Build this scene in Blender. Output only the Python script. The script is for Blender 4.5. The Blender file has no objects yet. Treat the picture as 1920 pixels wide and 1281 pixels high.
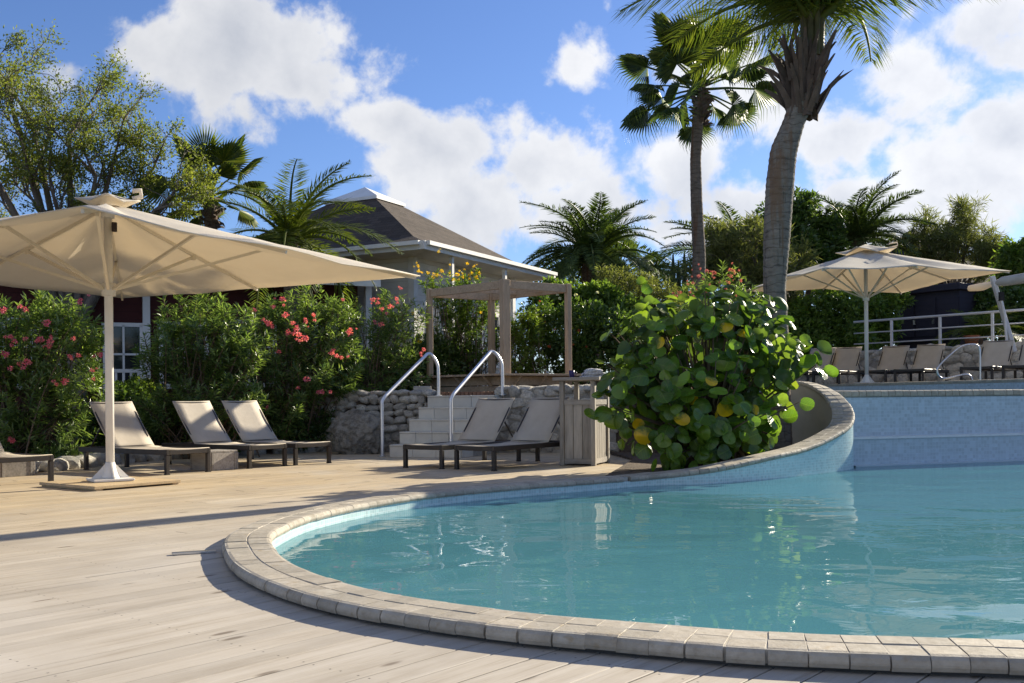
import bpy, math, random
import numpy as np
from mathutils import Vector, Matrix
random.seed(7); rng = np.random.default_rng(11)
SC = bpy.context.scene
COL = SC.collection
# ------------------------------------------------------------------ camera
FPX, HOR, CAMZ, ROLL = 1867.0, 750.0, 0.9, math.radians(0.55)   # focal length in photo pixels, horizon row, eye height
cam = bpy.data.cameras.new('camera'); cam.sensor_width = 36; cam.lens = 36 * FPX / 1920
cam.shift_y = (HOR - 640.5) / 1920; cam.clip_end = 3000
camo = bpy.data.objects.new('camera', cam); COL.objects.link(camo)
camo.location = (0, 0, CAMZ); camo.rotation_euler = (math.pi / 2, ROLL, 0)
SC.camera = camo

def pdir(x, y):
    u = (x - 960) / FPX; v = -(y - HOR) / FPX
    return u * math.cos(ROLL) + v * math.sin(ROLL), -u * math.sin(ROLL) + v * math.cos(ROLL)
def W(x, y, z=0.0):            # pixel -> point on the level plane z
    X, Z = pdir(x, y); Y = (z - CAMZ) / Z
    return Vector((X * Y, Y, z))
def D(x, y, Y):                # pixel -> point at distance Y
    X, Z = pdir(x, y)
    return Vector((X * Y, Y, CAMZ + Z * Y))

# ------------------------------------------------------------------ sky, sun, exposure
SUN_EL, SUN_AZ = math.radians(23.5), math.radians(46)     # azimuth clockwise from +Y
SUNV = Vector((math.sin(SUN_AZ) * math.cos(SUN_EL), math.cos(SUN_AZ) * math.cos(SUN_EL), math.sin(SUN_EL)))
world = bpy.data.worlds.new('World'); SC.world = world; world.use_nodes = True
def build_world():
    nt = world.node_tree; N = nt.nodes; L = nt.links; N.clear()
    def math_(op, a, b=None, c=None, clamp=False):
        n = N.new('ShaderNodeMath'); n.operation = op; n.use_clamp = clamp
        for i, q in enumerate((a, b, c)):
            if q is None: continue
            if isinstance(q, (int, float)): n.inputs[i].default_value = q
            else: L.new(q, n.inputs[i])
        return n.outputs[0]
    def vmath(op, a, b=None):
        n = N.new('ShaderNodeVectorMath'); n.operation = op
        for i, q in enumerate((a, b)):
            if q is None: continue
            if isinstance(q, (tuple, list, Vector)): n.inputs[i].default_value = q
            else: L.new(q, n.inputs[i])
        return n
    out = N.new('ShaderNodeOutputWorld'); bg = N.new('ShaderNodeBackground'); L.new(bg.outputs[0], out.inputs[0])
    bg.inputs[1].default_value = 0.10
    sky = N.new('ShaderNodeTexSky'); sky.sky_type = 'NISHITA'; sky.sun_disc = False
    sky.sun_elevation = SUN_EL; sky.sun_rotation = SUN_AZ; sky.air_density = 1.0; sky.dust_density = 0.25; sky.ozone_density = 3.0; sky.altitude = 0
    tc = N.new('ShaderNodeTexCoord'); d = vmath('NORMALIZE', tc.outputs['Generated']).outputs[0]
    sep = N.new('ShaderNodeSeparateXYZ'); L.new(d, sep.inputs[0]); dx, dy, dz = sep.outputs
    # cloud deck coordinates: a layer seen from below
    den = math_('ADD', math_('MAXIMUM', dz, 0.0), 0.22)
    lay = N.new('ShaderNodeCombineXYZ'); L.new(math_('DIVIDE', dx, den), lay.inputs[0]); L.new(math_('DIVIDE', dy, den), lay.inputs[1]); L.new(dz, lay.inputs[2])
    def noise(vec, scale, detail, rough=.55, off=(0, 0, 0), dist=0):
        v = vmath('ADD', vec, off).outputs[0]
        n = N.new('ShaderNodeTexNoise'); n.inputs['Scale'].default_value = scale; n.inputs['Detail'].default_value = detail
        n.inputs['Roughness'].default_value = rough; n.inputs['Distortion'].default_value = dist; L.new(v, n.inputs['Vector']); return n.outputs['Fac']
    # the cloud heaps, each a soft lump in a world direction
    heaps = [(445,85,190,95,1.0),(560,165,110,70,.9),(455,215,95,70,.55),(300,70,110,60,.7),(700,222,85,38,.8),(1068,132,62,42,.62),(850,290,110,60,.9),(890,370,110,95,1.0),
             (1040,300,150,85,1.0),(1120,390,170,80,1.0),(1260,310,120,75,1.0),(1400,400,160,80,1.0),(1560,275,110,75,.95),(1740,150,120,80,.95),(1860,50,130,90,1.0),
             (1790,330,170,95,1.0),(1900,250,110,90,1.0),(1620,380,170,60,.95),(1400,130,90,100,.7),(60,170,90,60,.45),(-350,250,300,140,.9),(2350,250,340,160,1.0),(900,-420,360,140,.9),(200,-300,260,110,.8),(1700,-350,300,150,.9),(1180,440,220,45,.8)]
    yy = math_('MAXIMUM', dy, 0.02)
    pl = N.new('ShaderNodeCombineXYZ'); L.new(math_('DIVIDE', dx, yy), pl.inputs[0]); L.new(math_('DIVIDE', dz, yy), pl.inputs[1])
    best = None
    for (x, y, rx, ry, w) in heaps:
        X, Z = pdir(x, y)
        a = vmath('SUBTRACT', pl.outputs[0], (X, Z, 0)).outputs[0]
        b = vmath('MULTIPLY', a, (FPX / rx, FPX / ry, 0)).outputs[0]
        ln = vmath('LENGTH', b).outputs['Value']
        g = math_('MULTIPLY', math_('SUBTRACT', 1.45, ln), w * .62)
        best = g if best is None else math_('MAXIMUM', best, g)
    front = N.new('ShaderNodeMapRange'); L.new(dy, front.inputs[0]); front.inputs[1].default_value = .1; front.inputs[2].default_value = .4
    best = math_('MAXIMUM', best, -0.35)
    wide = math_('MULTIPLY', math_('SUBTRACT', noise(lay.outputs[0], 1.1, 3, .5, (3, 1, 0)), .5), 2.6)   # the same broken cumulus all round
    mixb = N.new('ShaderNodeMix'); L.new(front.outputs[0], mixb.inputs[0]); L.new(wide, mixb.inputs[2]); L.new(best, mixb.inputs[3])
    f1 = noise(d, 6.5, 9, .58, (1.3, .2, .7), .25); f2 = noise(d, 22, 6, .6, (5.3, 4.2, .7), .1)
    body = math_('ADD', mixb.outputs[0], math_('ADD', math_('MULTIPLY', math_('SUBTRACT', f1, .5), 2.7), math_('MULTIPLY', math_('SUBTRACT', f2, .5), 1.0)))
    dens = N.new('ShaderNodeMapRange'); dens.interpolation_type = 'SMOOTHSTEP'; L.new(body, dens.inputs[0])
    dens.inputs[1].default_value = .12; dens.inputs[2].default_value = .5; dens.inputs[3].default_value = 0; dens.inputs[4].default_value = .97
    # thick parts seen from below are greyer, rims and the side towards the sun whiter
    sd = vmath('DOT_PRODUCT', d, SUNV).outputs['Value']
    sunny = N.new('ShaderNodeMapRange'); L.new(sd, sunny.inputs[0]); sunny.inputs[1].default_value = .45; sunny.inputs[2].default_value = .95
    f3 = noise(d, 9, 5, .55, (2.1, 7.2, 3.05))
    thick = N.new('ShaderNodeMapRange'); L.new(math_('ADD', body, math_('MULTIPLY', math_('SUBTRACT', f3, .5), 3.2)), thick.inputs[0]); thick.inputs[1].default_value = .2; thick.inputs[2].default_value = 1.9
    cc = N.new('ShaderNodeMix'); cc.data_type = 'RGBA'; L.new(thick.outputs[0], cc.inputs[0]); cc.inputs[6].default_value = (4.7, 4.75, 4.9, 1); cc.inputs[7].default_value = (2.75, 2.95, 3.4, 1)
    br = vmath('SCALE', cc.outputs[2]); L.new(math_('ADD', math_('MULTIPLY', sunny.outputs[0], .28), .86), br.inputs['Scale'])
    tint = N.new('ShaderNodeMix'); tint.data_type = 'RGBA'; tint.blend_type = 'MULTIPLY'; tint.inputs[0].default_value = 1; L.new(sky.outputs[0], tint.inputs[6]); tint.inputs[7].default_value = (.52, .585, .78, 1)
    m = N.new('ShaderNodeMix'); m.data_type = 'RGBA'; L.new(dens.outputs[0], m.inputs[0]); L.new(tint.outputs[2], m.inputs[6]); L.new(br.outputs[0], m.inputs[7])
    L.new(m.outputs[2], bg.inputs[0])
build_world()
sun = bpy.data.lights.new('sun', 'SUN'); sun.energy = 5.0; sun.angle = math.radians(.55); sun.color = (1, .90, .71)
suno = bpy.data.objects.new('sun', sun); COL.objects.link(suno); suno.location = SUNV * 60
suno.rotation_euler = (-SUNV).to_track_quat('-Z', 'Y').to_euler()
SC.view_settings.view_transform = 'Standard'; SC.view_settings.look = 'None'; SC.view_settings.gamma = 1
SC.view_settings.exposure = 0.95; SC.view_settings.use_curve_mapping = False
SC.cycles.max_bounces = 7; SC.cycles.transparent_max_bounces = 10; SC.cycles.caustics_reflective = False; SC.cycles.caustics_refractive = False
SC.cycles.sample_clamp_indirect = 4

# ------------------------------------------------------------------ material helpers
def new_mat(name):
    m = bpy.data.materials.new(name); m.use_nodes = True; nt = m.node_tree; nt.nodes.clear()
    o = nt.nodes.new('ShaderNodeOutputMaterial'); return m, nt, o
class NB:
    def __init__(s, nt): s.nt = nt; s.N = nt.nodes; s.L = nt.links
    def n(s, t, **kw):
        x = s.N.new(t)
        for k, v in kw.items(): setattr(x, k, v)
        return x
    def put(s, sock, v):
        if isinstance(v, bpy.types.NodeSocket): s.L.new(v, sock)
        elif v is not None: sock.default_value = v
    def math(s, op, a, b=None, clamp=False):
        x = s.n('ShaderNodeMath', operation=op, use_clamp=clamp); s.put(x.inputs[0], a); s.put(x.inputs[1], b); return x.outputs[0]
    def mapping(s, vec, scale=(1, 1, 1), rot=(0, 0, 0), loc=(0, 0, 0)):
        x = s.n('ShaderNodeMapping'); s.put(x.inputs['Vector'], vec); x.inputs['Scale'].default_value = scale; x.inputs['Rotation'].default_value = rot
        if isinstance(loc, bpy.types.NodeSocket): s.L.new(loc, x.inputs['Location'])
        else: x.inputs['Location'].default_value = loc
        return x.outputs[0]
    def noise(s, vec, scale, detail=4, rough=.55, dist=0):
        x = s.n('ShaderNodeTexNoise'); s.put(x.inputs['Vector'], vec); x.inputs['Scale'].default_value = scale; x.inputs['Detail'].default_value = detail
        x.inputs['Roughness'].default_value = rough; x.inputs['Distortion'].default_value = dist; return x.outputs['Fac']
    def ramp(s, fac, stops):
        x = s.n('ShaderNodeValToRGB'); s.put(x.inputs[0], fac); e = x.color_ramp.elements
        while len(e) < len(stops): e.new(.5)
        for q, (p, c) in zip(e, stops): q.position = p; q.color = (*c, 1)
        return x.outputs[0]
    def mix(s, fac, a, b, blend='MIX'):
        x = s.n('ShaderNodeMix', data_type='RGBA', blend_type=blend); s.put(x.inputs[0], fac)
        for i, q in ((6, a), (7, b)): s.put(x.inputs[i], (*q, 1) if isinstance(q, tuple) and len(q) == 3 else q)
        return x.outputs[2]
    def rng(s, v, a, b, c=0., d=1., smooth=False):
        x = s.n('ShaderNodeMapRange'); s.put(x.inputs[0], v)
        if smooth: x.interpolation_type = 'SMOOTHSTEP'
        for i, q in enumerate((a, b, c, d)): x.inputs[i + 1].default_value = q
        return x.outputs[0]
    def bump(s, h, strength, dist=.01):
        x = s.n('ShaderNodeBump'); s.put(x.inputs['Height'], h); x.inputs['Strength'].default_value = strength; x.inputs['Distance'].default_value = dist; return x.outputs[0]
    def pos(s): return s.n('ShaderNodeNewGeometry').outputs['Position']
    def island(s): return s.n('ShaderNodeNewGeometry').outputs['Random Per Island']
    def obj(s): return s.n('ShaderNodeTexCoord').outputs['Object']
    def orand(s): return s.n('ShaderNodeObjectInfo').outputs['Random']
    def bsdf(s, col, rough=.6, metal=0, spec=.5, normal=None, out=None, coat=0):
        x = s.n('ShaderNodeBsdfPrincipled'); s.put(x.inputs['Base Color'], (*col, 1) if isinstance(col, tuple) and len(col) == 3 else col); s.put(x.inputs['Roughness'], rough)
        x.inputs['Metallic'].default_value = metal; x.inputs['Specular IOR Level'].default_value = spec; x.inputs['Coat Weight'].default_value = coat
        if normal is not None: s.L.new(normal, x.inputs['Normal'])
        if out is not None: s.L.new(x.outputs[0], out.inputs[0])
        return x.outputs[0]
def sc3(c, k): return tuple(min(1, q * k) for q in c)
def plain(name, c, rough=.6, var=.18, scale=6, bump=.15, bscale=None, metal=0, spec=.4, stretch=(1, 1, 1), rand=.12, dist=.006, coords='obj'):
    """mottled surface: two noise scales, per-object tint, fine relief"""
    m, nt, o = new_mat(name); b = NB(nt)
    v = b.mapping(b.obj() if coords == 'obj' else b.pos(), stretch)
    f = b.noise(v, scale, 6, .6); g = b.noise(v, scale * .21, 3)
    f = b.math('ADD', b.math('MULTIPLY', f, .65), b.math('MULTIPLY', g, .35))
    col = b.ramp(f, [(.3, sc3(c, 1 - var * 1.6)), (.5, c), (.7, sc3(c, 1 + var))])
    k = b.rng(b.orand(), 0, 1, 1 - rand, 1 + rand); kc = b.n('ShaderNodeCombineXYZ')
    for i in range(3): b.L.new(k, kc.inputs[i])
    col = b.mix(1, col, kc.outputs[0], 'MULTIPLY')
    nrm = b.bump(b.noise(v, bscale or scale * 5, 5, .65), bump, dist) if bump else None
    b.bsdf(col, b.rng(f, .3, .7, min(1, rough + .08), max(0, rough - .08)), metal, spec, nrm, o)
    return m
def leafmat(name, c1, c2, trans=.35, rough=.45, spec=.45, dead=None):
    """leaf: colour varies leaf by leaf, light shines through"""
    m, nt, o = new_mat(name); b = NB(nt)
    r = b.island(); st = [(0, c1), (.75, c2)] + ([(.9, c2), (1., dead)] if dead else [(1, sc3(c2, 1.25))])
    col = b.ramp(r, st)
    col = b.mix(b.rng(b.noise(b.pos(), 1.7, 2), .35, .7, 0, .45), col, b.mix(1, col, (1.5, 1.32, .8), 'MULTIPLY'))
    p = b.bsdf(col, rough, 0, spec)
    t = b.n('ShaderNodeBsdfTranslucent'); b.L.new(b.mix(1, col, (1.5, 1.55, .7), 'MULTIPLY'), t.inputs[0])
    x = b.n('ShaderNodeMixShader'); x.inputs[0].default_value = trans; b.L.new(p, x.inputs[1]); b.L.new(t.outputs[0], x.inputs[2]); b.L.new(x.outputs[0], o.inputs[0])
    return m

# ------------------------------------------------------------------ mesh helpers
class MB:
    def __init__(s): s.v = []; s.f = []; s.uv = None
    def add(s, vs, fs):
        k = len(s.v); s.v += [tuple(q) for q in vs]; s.f += [tuple(i + k for i in f) for f in fs]; return s
    def box(s, c, size, rz=0, M=None, ch=0):
        hx, hy, hz = (q / 2 for q in size); vs = []
        if ch:      # chamfered box
            for sz in (-1, 1):
                for ins in ((1, 0) if sz < 0 else (0, 1)):
                    zz = sz * (hz - (0 if ins else ch)); ix, iy = hx - ch * ins, hy - ch * ins
                    e = ch
                    vs += [(-ix + e, -iy, zz), (ix - e, -iy, zz), (ix, -iy + e, zz), (ix, iy - e, zz), (ix - e, iy, zz), (-ix + e, iy, zz), (-ix, iy - e, zz), (-ix, -iy + e, zz)]
            fs = [tuple(range(7, -1, -1)), tuple(range(24, 32))]
            for k in range(3): fs += [(k * 8 + i, k * 8 + (i + 1) % 8, k * 8 + 8 + (i + 1) % 8, k * 8 + 8 + i) for i in range(8)]
        else:
            vs = [(x, y, z) for z in (-hz, hz) for x, y in ((-hx, -hy), (hx, -hy), (hx, hy), (-hx, hy))]
            fs = [(3, 2, 1, 0), (4, 5, 6, 7), (0, 1, 5, 4), (1, 2, 6, 5), (2, 3, 7, 6), (3, 0, 4, 7)]
        R = (M or Matrix.Rotation(rz, 3, 'Z')); c = Vector(c)
        return s.add([R @ Vector(q) + c for q in vs], fs)
    def bar(s, p, q, w, h, up=(0, 0, 1), ch=0):      # box between two points
        p, q = Vector(p), Vector(q); x = (q - p).normalized(); y = Vector(up).cross(x)
        y = y.normalized() if y.length > 1e-4 else Vector((0, 1, 0)); z = x.cross(y)
        return s.box((p + q) / 2, ((q - p).length, w, h), M=Matrix((x, y, z)).transposed(), ch=ch)
    def tube(s, pts, r, n=8, cap=True):
        pts = [Vector(p) for p in pts]; m = len(pts); rs = [r] * m if isinstance(r, (int, float)) else r
        t0 = (pts[1] - pts[0]).normalized(); u = t0.orthogonal().normalized(); vs = []
        for i in range(m):
            t = (pts[min(i + 1, m - 1)] - pts[max(i - 1, 0)]).normalized()
            u = (u - t * u.dot(t)).normalized(); w = t.cross(u)
            vs += [pts[i] + (u * math.cos(2 * math.pi * k / n) + w * math.sin(2 * math.pi * k / n)) * rs[i] for k in range(n)]
        fs = [(i * n + k, i * n + (k + 1) % n, i * n + n + (k + 1) % n, i * n + n + k) for i in range(m - 1) for k in range(n)]
        if cap: fs += [tuple(range(n - 1, -1, -1)), tuple(range((m - 1) * n, m * n))]
        return s.add(vs, fs)
    def prism(s, poly, z0, z1):
        n = len(poly)
        vs = [(p[0], p[1], z0) for p in poly] + [(p[0], p[1], z1) for p in poly]
        return s.add(vs, [tuple(range(n - 1, -1, -1)), tuple(range(n, 2 * n))] + [(i, (i + 1) % n, n + (i + 1) % n, n + i) for i in range(n)])
    def sheet(s, poly, z): return s.add([(p[0], p[1], z) for p in poly], [tuple(range(len(poly)))])
def link(name, me, parent=None, M=None):
    o = bpy.data.objects.new(name, me); COL.objects.link(o)
    if parent is not None: o.parent = parent
    if M is not None: o.matrix_local = M
    return o
def mesh_of(mb, name, mat, smooth=False, shift=None):
    me = bpy.data.meshes.new(name)
    vs = mb.v if shift is None else [tuple(shift @ Vector(q)) for q in mb.v]
    me.from_pydata(vs, [], mb.f); me.materials.append(mat)
    if mb.uv:
        uvl = me.uv_layers.new()
        uvl.data.foreach_set('uv', [c for f in mb.f for i in f for c in mb.uv[i]])
    if smooth: me.polygons.foreach_set('use_smooth', [True] * len(me.polygons))
    me.update(); return me
def rootM(o):
    while o.parent is not None: o = o.parent
    return Matrix.Translation(o.location) @ o.rotation_euler.to_matrix().to_4x4()
def part(mb, name, mat, parent=None, smooth=False, world=False, label=None):
    sh = rootM(parent).inverted() if (world and parent is not None) else None
    o = link(name, mesh_of(mb, name, mat, smooth, sh), parent)
    if label: o['label'] = label
    return o
def tag(o, label, cat, group=None):
    o['label'] = label; o['category'] = cat
    if group: o['group'] = group
    return o
def thing(name, label, cat, loc=(0, 0, 0), rz=0, group=None):
    o = bpy.data.objects.new(name, None); COL.objects.link(o); o.location = loc; o.rotation_euler = (0, 0, rz); o.empty_display_size = .2
    return tag(o, label, cat, group)
def struct(mb, name, mat, smooth=False):
    o = part(mb, name, mat, None, smooth); o['kind'] = 'structure'; return o
def copy_tree(o, parent=None):
    c = o.copy(); COL.objects.link(c); c.parent = parent
    for ch in [q for q in o.children]: copy_tree(ch, c)
    return c
def np_mesh(name, V, F, mat, smooth=False):
    me = bpy.data.meshes.new(name); n = len(F); k = F.shape[1]
    me.vertices.add(len(V)); me.vertices.foreach_set('co', np.ascontiguousarray(V, dtype=np.float32).ravel())
    me.loops.add(n * k); me.loops.foreach_set('vertex_index', np.ascontiguousarray(F, dtype=np.int32).ravel())
    me.polygons.add(n); me.polygons.foreach_set('loop_start', np.arange(0, n * k, k, dtype=np.int32)); me.polygons.foreach_set('loop_total', np.full(n, k, dtype=np.int32))
    if smooth: me.polygons.foreach_set('use_smooth', np.ones(n, dtype=bool))
    me.update(calc_edges=True); me.validate(); me.materials.append(mat); return me
def unit(a): return a / np.maximum(np.linalg.norm(a, axis=1, keepdims=True), 1e-6)
def leaf_arrays(P, d, L, Wd, up=None, fold=.25, droop=.0, ratio=.45):
    """folded diamond leaves: P base points, d directions, L lengths, Wd widths"""
    n = len(P); d = unit(d); r = rng.normal(size=(n, 3)) if up is None else up + .35 * rng.normal(size=(n, 3))
    s = unit(np.cross(d, r)); nn = np.cross(s, d); L = np.broadcast_to(L, (n,))[:, None]; Wd = np.broadcast_to(Wd, (n,))[:, None]
    mid = P + d * L * ratio
    tip = P + d * L; tip[:, 2] -= (droop * L)[:, 0]
    a = mid - s * Wd / 2 + nn * fold * Wd; b = mid + s * Wd / 2 + nn * fold * Wd
    V = np.stack([P, a, tip, b], 1).reshape(-1, 3); i = np.arange(n)[:, None] * 4
    F = np.concatenate([i + [0, 2, 1], i + [0, 3, 2]], 1).reshape(-1, 3)
    return V, F
def resample(pts, step=None, n=None):
    """Catmull-Rom through pts (tuples of any dimension), even spacing"""
    P = np.array(pts, float); Q = np.vstack([2 * P[0] - P[1], P, 2 * P[-1] - P[-2]]); out = []
    for i in range(1, len(Q) - 2):
        t = np.linspace(0, 1, 24, endpoint=False)[:, None]; a, b, c, e = Q[i - 1], Q[i], Q[i + 1], Q[i + 2]
        out.append(.5 * (2 * b + (c - a) * t + (2 * a - 5 * b + 4 * c - e) * t ** 2 + (3 * b - a - 3 * c + e) * t ** 3))
    C = np.vstack(out + [P[-1:]]); s = np.r_[0, np.cumsum(np.linalg.norm(np.diff(C[:, :2], axis=0), axis=1))]
    n = n or max(2, int(round(s[-1] / step)) + 1); q = np.linspace(0, s[-1], n)
    return np.stack([np.interp(q, s, C[:, k]) for k in range(C.shape[1])], 1)
def normals2(C):
    t = np.gradient(C[:, :2], axis=0); t /= np.linalg.norm(t, axis=1, keepdims=True); return np.stack([-t[:, 1], t[:, 0]], 1), t
# ------------------------------------------------------------------ materials of the setting
GA = math.radians(40)                                   # the deck grid: boards run 40 degrees to the right of the view axis
ga = Vector((math.sin(GA), math.cos(GA), 0)); gb = Vector((math.cos(GA), -math.sin(GA), 0))
def deck_mat():
    m, nt, o = new_mat('weathered_deck_wood'); b = NB(nt)
    p = b.pos(); r = b.orand(); off = b.n('ShaderNodeCombineXYZ'); b.L.new(b.math('MULTIPLY', r, 37.), off.inputs[0]); b.L.new(b.math('MULTIPLY', r, 91.), off.inputs[1])
    v = b.mapping(p, rot=(0, 0, -(math.pi / 2 - GA)))           # x now runs along the boards
    g = b.mapping(v, (1.1, 16, 1), loc=off.outputs[0]); grain = b.noise(g, 1.0, 8, .62, .7)
    fine = b.noise(b.mapping(v, (5, 130, 1), loc=off.outputs[0]), 1.0, 3, .6)
    f = b.math('ADD', b.math('MULTIPLY', grain, .7), b.math('MULTIPLY', fine, .3))
    grey = b.ramp(f, [(.28, (.30, .25, .19)), (.44, (.455, .405, .335)), (.58, (.515, .465, .395)), (.75, (.575, .53, .46))])
    tan = b.ramp(f, [(.28, (.32, .23, .13)), (.44, (.46, .355, .225)), (.58, (.53, .43, .285)), (.75, (.59, .49, .35))])
    # boards splashed by the pool have bleached grey, those further off keep their tan
    d = b.n('ShaderNodeVectorMath', operation='DISTANCE'); b.L.new(p, d.inputs[0]); d.inputs[1].default_value = (.9, 4.6, 0)
    w = b.math('ADD', d.outputs['Value'], b.math('MULTIPLY', b.math('SUBTRACT', b.noise(p, .5, 3), .5), 3.))
    col = b.mix(b.rng(w, 2.6, 7.8, .12, .95, True), grey, tan)
    col = b.mix(b.rng(b.noise(p, 1.3, 5, .6), .42, .68, 0, .5), col, (.34, .29, .23))      # damp, walked-on patches
    col = b.mix(b.rng(b.noise(b.mapping(p, loc=(9, 3, 0)), .8, 4, .6), .5, .72, 0, .38), col, (.58, .54, .48))
    vo = b.n('ShaderNodeTexVoronoi', feature='F1'); b.put(vo.inputs['Vector'], b.mapping(v, (2.6, 8.5, 1), loc=off.outputs[0])); vo.inputs['Scale'].default_value = 1
    sp = b.n('ShaderNodeSeparateColor'); b.L.new(vo.outputs['Color'], sp.inputs[0])
    knot = b.math('MULTIPLY', b.rng(vo.outputs['Distance'], .1, .2, 1, 0, True), b.math('LESS_THAN', sp.outputs[0], .3))
    col = b.mix(b.math('MULTIPLY', knot, .72), col, (.12, .085, .055))
    k = b.rng(r, 0, 1, .92, 1.07); kc = b.n('ShaderNodeCombineXYZ')
    for i in range(3): b.L.new(k, kc.inputs[i])
    col = b.mix(1, col, kc.outputs[0], 'MULTIPLY')
    so = b.n('ShaderNodeSeparateXYZ'); b.L.new(v, so.inputs[0]); ob = b.n('ShaderNodeSeparateXYZ'); b.L.new(b.obj(), ob.inputs[0])
    ax = b.math('MULTIPLY', b.math('ABSOLUTE', b.math('SUBTRACT', b.math('FRACT', b.math('MULTIPLY', so.outputs[0], 1 / .62)), .5)), .62); ay = b.math('ABSOLUTE', b.math('SUBTRACT', b.math('ABSOLUTE', ob.outputs[1]), .044))
    screw = b.math('LESS_THAN', b.math('MAXIMUM', ax, ay), .0042)                              # pairs of screw heads over each joist
    col = b.mix(b.math('MULTIPLY', screw, .8), col, (.07, .06, .05))
    b.bsdf(col, b.rng(f, .3, .7, .78, .6), 0, .3, b.bump(b.math('SUBTRACT', f, b.math('MULTIPLY', knot, .5)), .55, .004), o)
    return m
def mosaic(name, c, grout, rough=.25, size=.026):
    """small square pool tiles: u along the wall, v up"""
    m, nt, o = new_mat(name); b = NB(nt); uv = b.n('ShaderNodeUVMap').outputs[0]
    t = b.n('ShaderNodeTexBrick'); b.put(t.inputs['Vector'], uv); t.offset = 0; t.inputs['Scale'].default_value = 1; t.inputs['Brick Width'].default_value = size; t.inputs['Row Height'].default_value = size
    t.inputs['Mortar Size'].default_value = size * .075; t.inputs['Mortar Smooth'].default_value = .3
    t.inputs['Color1'].default_value = (*sc3(c, .86), 1); t.inputs['Color2'].default_value = (*sc3(c, 1.12), 1); t.inputs['Mortar'].default_value = (*grout, 1); t.inputs['Bias'].default_value = -.1
    col = b.mix(b.rng(b.noise(b.mapping(uv, (3, 9, 1)), 1, 5, .65), .4, .75, 0, .35), t.outputs['Color'], sc3(c, .78))
    vn = b.n('ShaderNodeTexVoronoi'); b.put(vn.inputs['Vector'], b.mapping(uv, (3.2, 7, 1))); vn.inputs['Scale'].default_value = 1; vs_ = b.n('ShaderNodeSeparateColor'); b.L.new(vn.outputs['Color'], vs_.inputs[0])
    col = b.mix(b.math('MULTIPLY', b.rng(vn.outputs['Distance'], .06, .16, .55, 0), b.math('LESS_THAN', vs_.outputs[0], .22)), col, sc3(c, .35))   # scattered chipped, darker tiles
    col = b.mix(b.rng(b.noise(b.mapping(uv, (1.2, 26, 1)), 1, 4, .6), .5, .72, 0, .4), col, sc3(c, 1.25))   # lime streaks
    b.bsdf(col, rough, 0, .5, b.bump(t.outputs['Fac'], -.3, .002), o); return m
def water_mat():
    m, nt, o = new_mat('pool_water'); b = NB(nt); p = b.pos()
    h = b.math('ADD', b.math('MULTIPLY', b.noise(b.mapping(p, (1, 1.4, 1), (0, 0, .5)), .75, 1, .4, 1.0), .9), b.math('MULTIPLY', b.math('MULTIPLY', b.noise(b.mapping(p, (1., 1.5, 1), (0, 0, -.3)), 3.6, 2, .5, .8), .2), b.rng(b.noise(p, .45, 2), .4, .62, .1, 1.1)))
    nrm = b.bump(h, .15, .16)
    fr = b.n('ShaderNodeFresnel'); fr.inputs[0].default_value = 1.33; b.L.new(nrm, fr.inputs['Normal'])
    gl = b.n('ShaderNodeBsdfGlossy'); gl.inputs['Roughness'].default_value = .0; b.L.new(nrm, gl.inputs['Normal'])
    tr = b.n('ShaderNodeBsdfTransparent'); tr.inputs[0].default_value = (.60, .89, .99, 1)
    df = b.n('ShaderNodeBsdfDiffuse'); df.inputs[0].default_value = (.17, .51, .61, 1); b.L.new(nrm, df.inputs['Normal'])
    body = b.n('ShaderNodeMixShader'); body.inputs[0].default_value = .48; b.L.new(tr.outputs[0], body.inputs[1]); b.L.new(df.outputs[0], body.inputs[2])
    mx = b.n('ShaderNodeMixShader'); b.L.new(fr.outputs[0], mx.inputs[0]); b.L.new(body.outputs[0], mx.inputs[1]); b.L.new(gl.outputs[0], mx.inputs[2]); b.L.new(mx.outputs[0], o.inputs[0])
    return m
def cope_mat():
    m, nt, o = new_mat('sandstone_paver'); b = NB(nt); p = b.pos(); v = b.obj()
    f = b.noise(p, 26, 6, .65); col = b.ramp(f, [(.3, (.32, .275, .21)), (.5, (.41, .36, .285)), (.72, (.48, .43, .35))])
    col = b.mix(b.rng(b.noise(p, 2.3, 5, .6), .42, .7, 0, .65), col, (.31, .28, .225))            # damp and grimy stretches
    col = b.mix(b.rng(b.noise(b.mapping(p, loc=(7, 2, 1)), 7, 5, .65), .56, .7, 0, .6), col, (.50, .47, .40))   # lime bloom
    col = b.mix(b.rng(b.noise(b.mapping(p, loc=(3, 9, 4)), 11, 4, .6), .62, .7, 0, .5), col, (.30, .22, .12))   # rust brown marks
    k = b.rng(b.orand(), 0, 1, .84, 1.13); kc = b.n('ShaderNodeCombineXYZ')
    for i in range(3): b.L.new(k, kc.inputs[i])
    col = b.mix(1, col, kc.outputs[0], 'MULTIPLY')
    h = b.math('ADD', b.noise(p, 90, 4, .65), b.math('MULTIPLY', b.noise(p, 16, 3), 1.5)); b.bsdf(col, b.rng(f, .3, .7, .85, .62), 0, .35, b.bump(h, .45, .004), o); return m
M_DECK = deck_mat()
M_COPE = cope_mat()
M_MORT = plain('pale_mortar', (.40, .37, .32), .9, .15, 20, .3)
M_DARK = plain('dark_concrete', (.10, .095, .09), .9, .3, 5, .4)  # dark concrete for the pool footing and the sheet under the boards
M_TILE = mosaic('pale_aqua_mosaic', (.50, .68, .68), (.74, .80, .79), size=.032)
M_TILEB = mosaic('blue_grey_mosaic', (.43, .535, .61), (.48, .575, .64), size=.05)
M_FLOOR = plain('turquoise_pool_plaster', (.36, .68, .76), .6, .12, 1.5, .1, coords='pos')
M_WATER = water_mat()
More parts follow.
